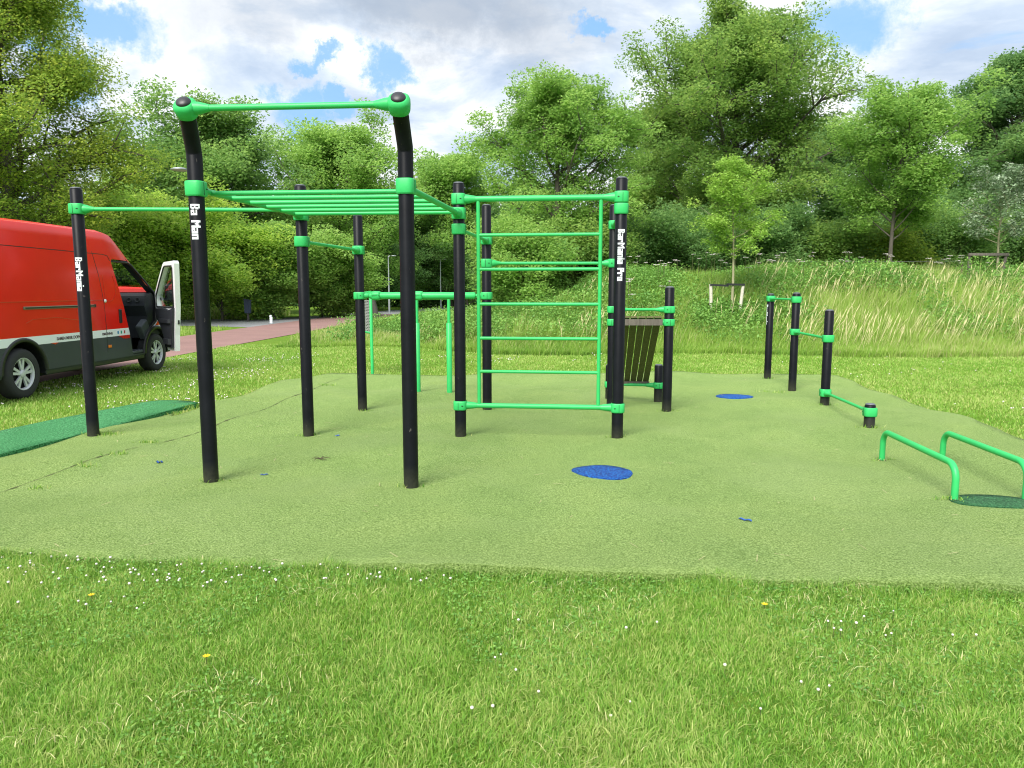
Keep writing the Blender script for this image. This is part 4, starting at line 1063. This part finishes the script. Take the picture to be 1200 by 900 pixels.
# ------------------------------------------------------------------ grass
def blades(P, h, w, rg, lean=.45, wind=(0, 0), mid=True, clump=0):
    N = len(P); az = rg.uniform(0, 2 * PI, N); s_ = np.stack([np.cos(az), np.sin(az), np.zeros(N)], -1)
    la = rg.uniform(0, 2 * PI, N)
    if lean > .6: la = np.where(rg.uniform(0, 1, N) < .35, 5 * vnoise(P[:, 0], P[:, 1], 13, 91) + 3 * vnoise(P[:, 0], P[:, 1], 31, 92) + rg.normal(0, .5, N), la)
    ll = np.abs(rg.normal(0, lean, N))
    L = np.stack([np.cos(la) * ll + wind[0], np.sin(la) * ll + wind[1], np.zeros(N)], -1)
    up = np.array([0, 0, 1.0]); h = h[:, None]; w = w[:, None] if np.ndim(w) else w
    b0 = P - s_ * w / 2; b1 = P + s_ * w / 2
    m0 = P + up * h * .55 + L * h * .35 - s_ * w * .36; m1 = P + up * h * .55 + L * h * .35 + s_ * w * .36
    tz = h / np.sqrt(1 + (np.linalg.norm(L, axis=1)[:, None] * .8) ** 2)
    t = P + up * tz + L * h * 1.0
    V = np.stack([b0, b1, m0, m1, t], 1).reshape(-1, 3); b = np.arange(N)[:, None] * 5
    return V, b + np.array([0, 1, 3, 2]), b + np.array([2, 3, 4])
def vnoise(x, y, s, seed=0):
    r = np.random.default_rng(seed); o = 0
    for k in range(5):
        a = r.uniform(0, 2 * PI); f = s * r.uniform(.6, 1.7); o = o + np.sin((x * np.cos(a) + y * np.sin(a)) * f + r.uniform(0, 6))
    return o / 5
rg = np.random.default_rng(11)
def blade_obj(name, P, h, w, tint, mat, label, cat, lean, wind=(0, 0), kind='stuff'):
    V, q, t = blades(P, h, w, rg, lean, wind)
    return tag(np_mesh(name, V, [q, t], mat, np.repeat(tint, 5)), label, cat, kind=kind)
stp = smooth_poly(strip_poly, 6)
def keep_lawn(X, m=.02):
    k = ~in_poly(X, pad_s) & ~in_poly(X, stp) & ~((X[:, 0] < -7.9) & (X[:, 0] > -11.25))
    return k
# near lawn
N = 360000
Y = rg.uniform(1.9, 5.0, N); X = rg.uniform(-1, 1, N) * (Y * .74 + .9)
XY = np.stack([X, Y], -1); dE = edge_dist(XY, pad_s); ins = in_poly(XY, pad_s)
fr_ = vnoise(X, Y, 14, 3) * .5 + .5
k = (~ins) | (dE < .022 + .085 * np.clip(fr_ + .3 * vnoise(X, Y, 45, 4), 0, 1) ** 2 * rg.uniform(0, 1, N)); X, Y, dE = X[k], Y[k], dE[k]; n = len(X)
pn = vnoise(X, Y, 2.2, 5); pn2 = vnoise(X, Y, 7, 6)
tall = 1 + .7 * np.exp(-dE / .10)
h = rg.uniform(.018, .050, n) * (1 + .45 * pn2) * (1 + .25 * pn) * tall
P = np.stack([X, Y, np.where(dE < .1, .0, .0) + np.zeros(n)], -1)
dry = (rg.uniform(0, 1, n) < .07 + .07 * np.clip(-pn, 0, 1))
pn3 = vnoise(X, Y, 22, 8); tint = np.clip(.44 + .14 * pn + .13 * pn2 + .12 * pn3 + rg.normal(0, .23, n) - .16 * np.exp(-dE / .12), 0, .85); tint[dry] = rg.uniform(.88, 1, dry.sum()); h[pn3 * pn2 > .28] *= .5
blade_obj('lawn_grass', P, h * .9, rg.uniform(.0026, .0056, n), tint, M['lawnblade'], 'bright green mown grass in the foreground', 'grass', .95)
# clover leaves and thatch among the near grass
nL = 60000; X = rg.uniform(-4, 4.4, nL); Y = 2.0 + 2.75 * rg.uniform(0, 1, nL) ** .8; XY = np.stack([X, Y], -1); dC = edge_dist(XY, pad_s)
kk = ~in_poly(XY, pad_s) & (vnoise(X, Y, 3.1, 61) + .8 * np.exp(-dC / .18) > .12); X, Y, dC = X[kk], Y[kk], dC[kk]; n = len(X)
V, Fq = leaves(np.stack([X, Y, rg.uniform(.014, .036, n) + .012 * np.exp(-dC / .1)], -1), .0135, rg, 1.6, .85)
tag(np_mesh('clover_leaves', V, [Fq], M['weed'], np.repeat(np.clip(rg.normal(.45, .25, n), 0, 1), 4)), 'small clover leaves mixed into the near lawn', 'clover', kind='stuff')
n = 4500; X = rg.uniform(-3.8, 4.2, n); Y = rg.uniform(2.0, 4.4, n); kk = (vnoise(X, Y, 4.5, 64) > .1) & ~in_poly(np.stack([X, Y], -1), pad_s); X, Y = X[kk], Y[kk]; n = len(X)
blade_obj('thatch', np.stack([X, Y, rg.uniform(.012, .03, n)], -1), rg.uniform(.02, .045, n), rg.uniform(.002, .004, n), np.full(n, .5), M['straw'], 'dry thatch and dead stalks in the near lawn', 'dry grass', 1.6)
# far lawn
N = 330000
Y = 4.2 + 17.5 * rg.uniform(0, 1, N) ** 1.15; X = rg.uniform(-1, 1, N) * (Y * .74 + 1.2)
XY = np.stack([X, Y], -1); k = keep_lawn(XY) & (Y < bank_base(X) + 1.0) & ((Y > 5.0) | (np.abs(X) > 3)); X, Y = X[k], Y[k]; n = len(X)
pn = vnoise(X, Y, 1.1, 15); pn2 = vnoise(X, Y, 3.5, 16)
XY = np.stack([X, Y], -1); dE = edge_dist(XY, pad_s)
h = rg.uniform(.022, .055, n) * (1 + .3 * pn2); wv = .005 + .00075 * Y
P = np.stack([X, Y, hgt(X, Y)], -1)
tint = np.clip(.55 + .14 * pn + .1 * pn2 + rg.normal(0, .14, n), 0, .9); dry = rg.uniform(0, 1, n) < .05 + .35 * np.exp(-dE / .2) * (pn2 > 0); tint[dry] = rg.uniform(.9, 1, dry.sum())
blade_obj('lawn_grass', P, h, wv, tint, M['lawnblade'], 'mown lawn around and beyond the turf field', 'grass', .8)
# tall meadow bank
N = 230000
X = rg.uniform(-7.2, 20, N); Y = bank_base(X) + 12 * rg.uniform(0, 1, N) ** 1.6 - .15 + .28 * vnoise(X, X * 0, 2.5, 9) + .15 * vnoise(X, X * 0, 9, 10)
k = (X < .8 * Y + 1.5) & (X > -6.0 - .02 * Y); X, Y = X[k], Y[k]
X2 = rg.uniform(-7.2, 1.5, 60000); Y2 = rg.uniform(20, 47, 60000); k = (X2 < -1) & (X2 > -5.6 - .02 * Y2); X2, Y2 = X2[k], Y2[k]
X = np.concatenate([X, X2]); Y = np.concatenate([Y, Y2]); n = len(X)
pn = vnoise(X, Y, .9, 21); pn2 = vnoise(X, Y, 2.6, 22)
into = np.clip((Y - bank_base(X)) / 1.5, 0, 1)
h = (rg.uniform(.25, .62, n) * (1 + .3 * pn2)) * (.4 + .6 * into) * np.where(X < -2, .55, .95) * (1 + .22 * sstep(5, 10, X))
pn4 = vnoise(X, Y, 6.5, 23); h *= 1 + .35 * pn4
for sx_, sy_ in ((xat(852, 380, YS), YS), (xat(1160, 320, YS2), YS2)):
    h = np.where((np.abs(X - sx_ * Y / sy_) < 1.0) & (Y > sy_ - 1.6) & (Y < sy_ + .4), h * .45, h)
P = np.stack([X, Y, hgt(X, Y)], -1)
tint = np.clip(.38 + .12 * pn4 + .16 * pn + .1 * pn2 + rg.normal(0, .13, n) + .14 * sstep(6, 10, X), 0, .78)
pd = .02 + .10 * np.clip(pn, 0, 1) * into + .07 * sstep(6, 11, X) + .20 * sstep(3, -2, X) * into * (Y < 30)
dry = rg.uniform(0, 1, n) < pd; tint[dry] = rg.uniform(.82, 1, dry.sum()); h[dry] *= 1.18
blade_obj('meadow_grass', P, h, rg.uniform(.010, .019, n) * (1 + (Y - 18) * .03), tint, M['meadow'], 'tall uncut meadow grass on the bank', 'grass', .42, (.16, 0))
# verge beyond the path
N = 90000; X = rg.uniform(-34, -11.3, N); Y = rg.uniform(17, 46, N)
k = ~((Y > 30.5) & (Y < 39 + .3 * (X + 11) * -.2)) & (X > -.75 * Y - 2)
k &= ~((X > -13.5) & (Y > 30)); X, Y = X[k], Y[k]; n = len(X)
short = (Y < 30); h = np.where(short, rg.uniform(.08, .2, n), rg.uniform(.35, .8, n)); pn = vnoise(X, Y, .8, 33)
tint = np.clip(np.where(short, .5, .42) + .15 * pn + rg.normal(0, .13, n), 0, .8); dry = (rg.uniform(0, 1, n) < np.where(short, .06, .32)); tint[dry] = rg.uniform(.8, 1, dry.sum())
blade_obj('verge_grass', np.stack([X, Y, 0 * X], -1), h, rg.uniform(.022, .04, n), tint, M['meadow'], 'rough grass verge on the far side of the cycle path', 'grass', .3)
# leafy weeds on the bank
N = 260000; nc = 1250
cx = rg.uniform(-5, 19, nc); cy = bank_base(cx) + 1.0 + 7.5 * rg.uniform(0, 1, nc) ** .8; cy[:110] = bank_base(cx[:110]) + rg.uniform(4.2, 6.6, 110)
dens = vnoise(cx, cy, 1.1, 41) + .5 * sstep(6, 0, np.abs(cx - 3)) - .12 * sstep(7, 11, cx) ; kk = (dens > -.1) | (np.arange(nc) < 110); cx, cy = cx[kk], cy[kk]; nc = len(cx)
idx = rg.integers(0, nc, N); hh_ = rg.uniform(.25, .85, nc) * (1 + .5 * vnoise(cx, cy * 0, 1.9, 44)) * np.where(np.abs(cx - xat(852, 380, YS)) < .9, .5, 1); o_ = rg.normal(size=(N, 3)) * .30
X = cx[idx] + o_[:, 0]; Y = cy[idx] + o_[:, 1]; Z = hgt(X, Y) + np.abs(rg.uniform(0, 1, N)) ** .7 * hh_[idx]
V, Fq = leaves(np.stack([X, Y, Z], -1), .085, rg, .5, .5)
ct = rg.normal(.5, .2, nc)
tag(np_mesh('weeds', V, [Fq], M['weed'], np.repeat(np.clip(ct[idx] + rg.normal(0, .15, N), 0, 1), 4)), 'leafy nettles and weeds growing through the meadow bank', 'weeds', kind='stuff')
# seed stalks
N = 1500; X = rg.uniform(-3, 18, N); Y = bank_base(X) + .6 + 4.6 * rg.uniform(0, 1, N) ** 1.2; kk = vnoise(X, Y, 1.3, 51) + .7 * sstep(4, 9, X) > .42; X, Y = X[kk], Y[kk]; n = len(X)
sv = []; sf = []
h = rg.uniform(.55, 1.0, n) * np.where(X < -1, .75, 1); lx_ = rg.normal(.34, .22, n); ly_ = rg.normal(0, .12, n)
b0 = np.stack([X, Y, hgt(X, Y)], -1); t1 = b0 + np.stack([lx_ * h, ly_ * h, h], -1); m0 = b0 + (t1 - b0) * .78
w = .004; sx_ = np.array([w, 0, 0]); hw_ = np.array([.011, 0, 0])
V = np.stack([b0 - sx_, b0 + sx_, m0 + sx_, m0 - sx_, m0 + (t1 - m0) * .3 - hw_, m0 + (t1 - m0) * .3 + hw_, t1], 1).reshape(-1, 3)
b = np.arange(n)[:, None] * 7
tag(np_mesh('seed_heads', V, [b + np.array([0, 1, 2, 3]), b + np.array([3, 2, 5, 4]), b + np.array([4, 5, 6])], M['straw']), 'pale dry seed stalks waving above the meadow', 'grass', kind='stuff')
# white umbels
def umbels():
    r = np.random.default_rng(61); mb = MB(); 
    spots = [(r.uniform(3.2, 8.5), r.uniform(20.5, 25)) for _ in range(36)] + [(r.uniform(8, 15), r.uniform(22.8, 25)) for _ in range(28)]
    for x, y in spots:
        z = float(hgt(x, y)) + r.uniform(.75, 1.1); mb.tube([(x, y, z - 1), (x, y, z)], .006, 4, 1, False)
        for k in range(9):
            a = r.uniform(0, 6.3); q = r.uniform(0, .10); mb.ring((x + q * math.cos(a), y + q * math.sin(a), z + r.uniform(0, .02)), [(0, -.008), (.026, 0), (0, .008)], 6)
    return mb
tag(umbels().build('cow_parsley', [M['petal'], M['seam']]), 'white flat flower heads of cow parsley on the upper bank', 'wild flowers', kind='stuff')
# clover heads
r = np.random.default_rng(71); cl = MB(); pts = []
def clover(n, x0, x1, y0, y1, rad, seed, th=.15):
    X = r.uniform(x0, x1, n); Y = r.uniform(y0, y1, n); v_ = vnoise(X, Y, 2.4, seed)
    for x, y, q in zip(X, Y, v_):
        if q > th and not in_poly(np.array([[x, y]]), pad_s)[0] and not in_poly(np.array([[x, y]]), stp)[0]: pts.append((x, y, rad))
clover(520, -3.4, 3.6, 3.7, 4.62, .0064, 72, -.02); clover(200, -3.4, 3.4, 3.1, 3.9, .0058, 77, .1); clover(50, -2.6, 2.8, 2.5, 3.3, .006, 73, .1)
clover(800, -7.6, -4.0, 9.5, 17, .010, 74, .05); clover(450, -7, 3, 14, 18, .011, 75, .25); clover(260, 5.7, 12, 7, 17, .011, 76, .2)
for x, y, rad in pts:
    z = r.uniform(.03, .052) + (.01 if rad > .01 else 0); q = rad * r.uniform(.7, 1.25)
    cl.ring((x, y, z), [(0, -q * .8), (q * .8, -q * .5), (q, 0), (q * .75, q * .6), (0, q * .9)], 7, sm=True)
    cl.tube([(x, y, 0), (x, y, z - q * .6)], .0012, 3, 1, False)
tag(cl.build('clover_flowers', [M['petal'], M['seam']]), 'white clover heads dotted over the lawn', 'wild flowers', kind='stuff')
for (px, py, lab) in ((107, 698, 'yellow flower at the left of the front lawn'), (242, 770, 'yellow flower nearest the camera in the front lawn'), (896, 709, 'yellow flower right of centre in the front lawn near the turf edge')):
    x, y = gp(px, py, .04); m2 = MB()
    for k in range(8):
        a = k * PI / 4; m2.add([(0, 0, .042), (.012 * math.cos(a - .3), .012 * math.sin(a - .3), .046), (.017 * math.cos(a), .017 * math.sin(a), .047), (.012 * math.cos(a + .3), .012 * math.sin(a + .3), .046)], [(0, 1, 2, 3)])
    m2.ring((0, 0, .043), [(0, -.003), (.006, 0), (0, .006)], 8); m2.tube([(0, 0, 0), (0, 0, .042)], .0012, 4, 1, False)
    o = m2.build('yellow_flower', [M['yellow'], M['seam']]); o.location = (x, y, 0); tag(o, lab, 'flower', 'yellow flowers in the lawn')
# dead grass clippings blown over the turf
r_ = np.random.default_rng(88); n = 95; X = r_.uniform(-4, 5.2, n); Y = 4.0 + 9.5 * r_.uniform(0, 1, n) ** 2.2; kk = in_poly(np.stack([X, Y], -1), pad_s); X, Y = X[kk], Y[kk]; n = len(X)
z = padz(X, Y) + .006; a = r_.uniform(0, PI, n); L = r_.uniform(.02, .10, n) / 2; w = .0009 + .00016 * Y
dx, dy = np.cos(a) * L, np.sin(a) * L; px_, py_ = -np.sin(a) * w, np.cos(a) * w
V = np.stack([np.stack([X - dx - px_, Y - dy - py_, z], -1), np.stack([X + dx - px_, Y + dy - py_, z + .004], -1), np.stack([X + dx + px_, Y + dy + py_, z + .004], -1), np.stack([X - dx + px_, Y - dy + py_, z], -1)], 1).reshape(-1, 3)
tag(np_mesh('grass_clippings', V, [np.arange(4 * n).reshape(n, 4)], M['straw']), 'dry grass clippings scattered on the turf', 'clippings', kind='stuff')
# weeds at seams and post feet
r = np.random.default_rng(81); XY = []
for (px, py, n, s_) in ((120, 515, 160, .09), (103, 555, 40, .05), (137, 543, 40, .05), (190, 488, 90, .10), (215, 482, 120, .12), (1018, 506, 60, .07), (966, 480, 40, .06), (908, 462, 60, .12), (385, 455, 60, .08), (425, 485, 40, .07), (175, 525, 40, .05), (45, 575, 30, .04), (248, 571, 26, .06), (482, 576, 22, .06), (362, 514, 40, .06), (540, 517, 26, .05), (723, 521, 34, .06), (571, 486, 30, .06), (781, 487, 30, .06), (899, 447, 30, .07), (1033, 545, 30, .05), (1117, 595, 50, .07)):
    c = np.array(gp(px, py)); XY.append(c + r.normal(0, s_, (n, 2)) * np.array([1, .5]))
XY = np.concatenate(XY); n = len(XY); z = padz(XY[:, 0], XY[:, 1])
blade_obj('weed_tufts', np.stack([XY[:, 0], XY[:, 1], z], -1), r.uniform(.015, .045, n), np.full(n, .007), np.clip(r.normal(.4, .3, n), 0, 1), M['lawnblade'], 'small weed tufts at the turf joints and post feet', 'weeds', .9)

# ------------------------------------------------------------------ sky and sun
EL = math.radians(45); AZ = math.radians(204)     # azimuth clockwise from +Y
wd = bpy.data.worlds.new('World'); sc.world = wd; wd.use_nodes = True
n = wd.node_tree.nodes; l = wd.node_tree.links; n.clear()
out = n.new('ShaderNodeOutputWorld'); bg = n.new('ShaderNodeBackground'); bg.inputs[1].default_value = .10
sky = n.new('ShaderNodeTexSky'); sky.sky_type = 'NISHITA'; sky.sun_disc = False; sky.sun_elevation = EL; sky.sun_rotation = AZ; sky.air_density = 1.0; sky.dust_density = 1.2
tc = n.new('ShaderNodeTexCoord'); dirv = tc.outputs['Generated']
sep = n.new('ShaderNodeSeparateXYZ'); l.new(dirv, sep.inputs[0])
def mth(op, a, b=None, c=None):
    k = n.new('ShaderNodeMath'); k.operation = op
    for i, v in enumerate((a, b, c)):
        if v is None: continue
        if hasattr(v, 'links'): l.new(v, k.inputs[i])
        else: k.inputs[i].default_value = v
    return k.outputs[0]
den = mth('ADD', mth('MAXIMUM', sep.outputs[2], 0.0), .22)
cv = n.new('ShaderNodeCombineXYZ'); l.new(mth('DIVIDE', sep.outputs[0], den), cv.inputs[0]); l.new(mth('DIVIDE', sep.outputs[1], den), cv.inputs[1])
n1 = noise(n, l, 2.1, 9, .6, cv.outputs[0], .35); n2 = noise(n, l, 3.0, 6, .6, cv.outputs[0], .3)
wob = n.new('ShaderNodeTexNoise'); wob.inputs['Scale'].default_value = 7; wob.inputs['Detail'].default_value = 9; wob.inputs['Roughness'].default_value = .68; l.new(dirv, wob.inputs['Vector'])
wv = n.new('ShaderNodeVectorMath'); wv.operation = 'MULTIPLY_ADD'; l.new(wob.outputs['Color'], wv.inputs[0]); wv.inputs[1].default_value = (.22, .22, .17); wv.inputs[2].default_value = (-.11, -.11, -.085)
dv_ = n.new('ShaderNodeVectorMath'); dv_.operation = 'ADD'; l.new(dirv, dv_.inputs[0]); l.new(wv.outputs[0], dv_.inputs[1])
def sdir(px, py):
    u = (px - 600) / F; v = (450 - py) / F; q = Vector((u, cs + v * sn, -sn + v * cs)); return q.normalized()
def patch(px, py, rx, rz, soft=1.0):
    c = sdir(px, py); sb_ = n.new('ShaderNodeVectorMath'); sb_.operation = 'SUBTRACT'; l.new(dv_.outputs[0], sb_.inputs[0]); sb_.inputs[1].default_value = c
    sc_ = n.new('ShaderNodeVectorMath'); sc_.operation = 'MULTIPLY'; l.new(sb_.outputs[0], sc_.inputs[0]); sc_.inputs[1].default_value = (F / rx, F / rx, F / rz)
    ln = n.new('ShaderNodeVectorMath'); ln.operation = 'LENGTH'; l.new(sc_.outputs[0], ln.inputs[0])
    mr = n.new('ShaderNodeMapRange'); mr.inputs['From Min'].default_value = 1.0 + soft * .12; mr.inputs['From Max'].default_value = 1.0 - soft * .55; mr.interpolation_type = 'SMOOTHSTEP'
    l.new(ln.outputs['Value'], mr.inputs[0]); return mr.outputs[0]
blue = None
for a in ((122, 18, 66, 22), (442, 78, 34, 20), (372, 88, 36, 10), (345, 138, 46, 26), (1005, 22, 62, 34), (395, 130, 30, 12), (85, 60, 34, 30), (700, 20, 40, 12)):
    p_ = patch(*a); blue = p_ if blue is None else mth('MAXIMUM', blue, p_)
grey = mth('MAXIMUM', patch(505, 0, 185, 62, 1.3), mth('MULTIPLY', patch(640, 30, 120, 60, 1.4), .55))
grey = mth('MAXIMUM', grey, mth('MULTIPLY', patch(330, 20, 120, 40, 1.4), .5))
cl1 = ramp(n, l, n1.outputs['Fac'], [(.38, (4.7, 5.6, 6.9)), (.47, (6.0, 6.7, 7.6)), (.55, (8.1, 8.3, 8.5))])
cl2 = ramp(n, l, n2.outputs['Fac'], [(.38, (.86, .885, .92)), (.6, (1.05, 1.045, 1.03))])
cloud = mix(n, l, 1.0, cl1.outputs[0], cl2.outputs[0], 'MULTIPLY')
cloud = mix(n, l, mth('MULTIPLY', grey, .75), cloud, (2.9, 3.45, 4.3))
hole = ramp(n, l, n1.outputs['Fac'], [(.24, (1, 1, 1)), (.34, (0, 0, 0))])
bluemask = mth('MAXIMUM', mth('MULTIPLY', blue, .85), mth('MULTIPLY', hole.outputs[0], .6))
skyc = mix(n, l, 1.0, sky.outputs[0], (1.55, 1.35, 1.25), 'MULTIPLY')
fin = mix(n, l, bluemask, cloud, (1.9, 4.5, 8.2))
fin = mix(n, l, mth('MULTIPLY', bluemask, .25), fin, skyc)
l.new(fin, bg.inputs[0]); l.new(bg.outputs[0], out.inputs[0])
sd_ = bpy.data.lights.new('sun', 'SUN'); so = bpy.data.objects.new('sun', sd_); C.objects.link(so)
sd_.energy = 4.8; sd_.angle = math.radians(33); sd_.color = (1.0, .955, .88)
tosun = Vector((math.sin(AZ) * math.cos(EL), math.cos(AZ) * math.cos(EL), math.sin(EL)))
so.rotation_euler = tosun.to_track_quat('Z', 'Y').to_euler(); so.location = (0, 0, 30)

sc.view_settings.view_transform = 'Standard'; sc.view_settings.look = 'None'; sc.view_settings.gamma = 1.0; sc.view_settings.exposure = 0.5
sc.render.engine = 'CYCLES'; sc.cycles.max_bounces = 6; sc.cycles.transparent_max_bounces = 8; sc.cycles.diffuse_bounces = 3
sc.cycles.use_denoising = True; sc.cycles.filter_width = 1.1
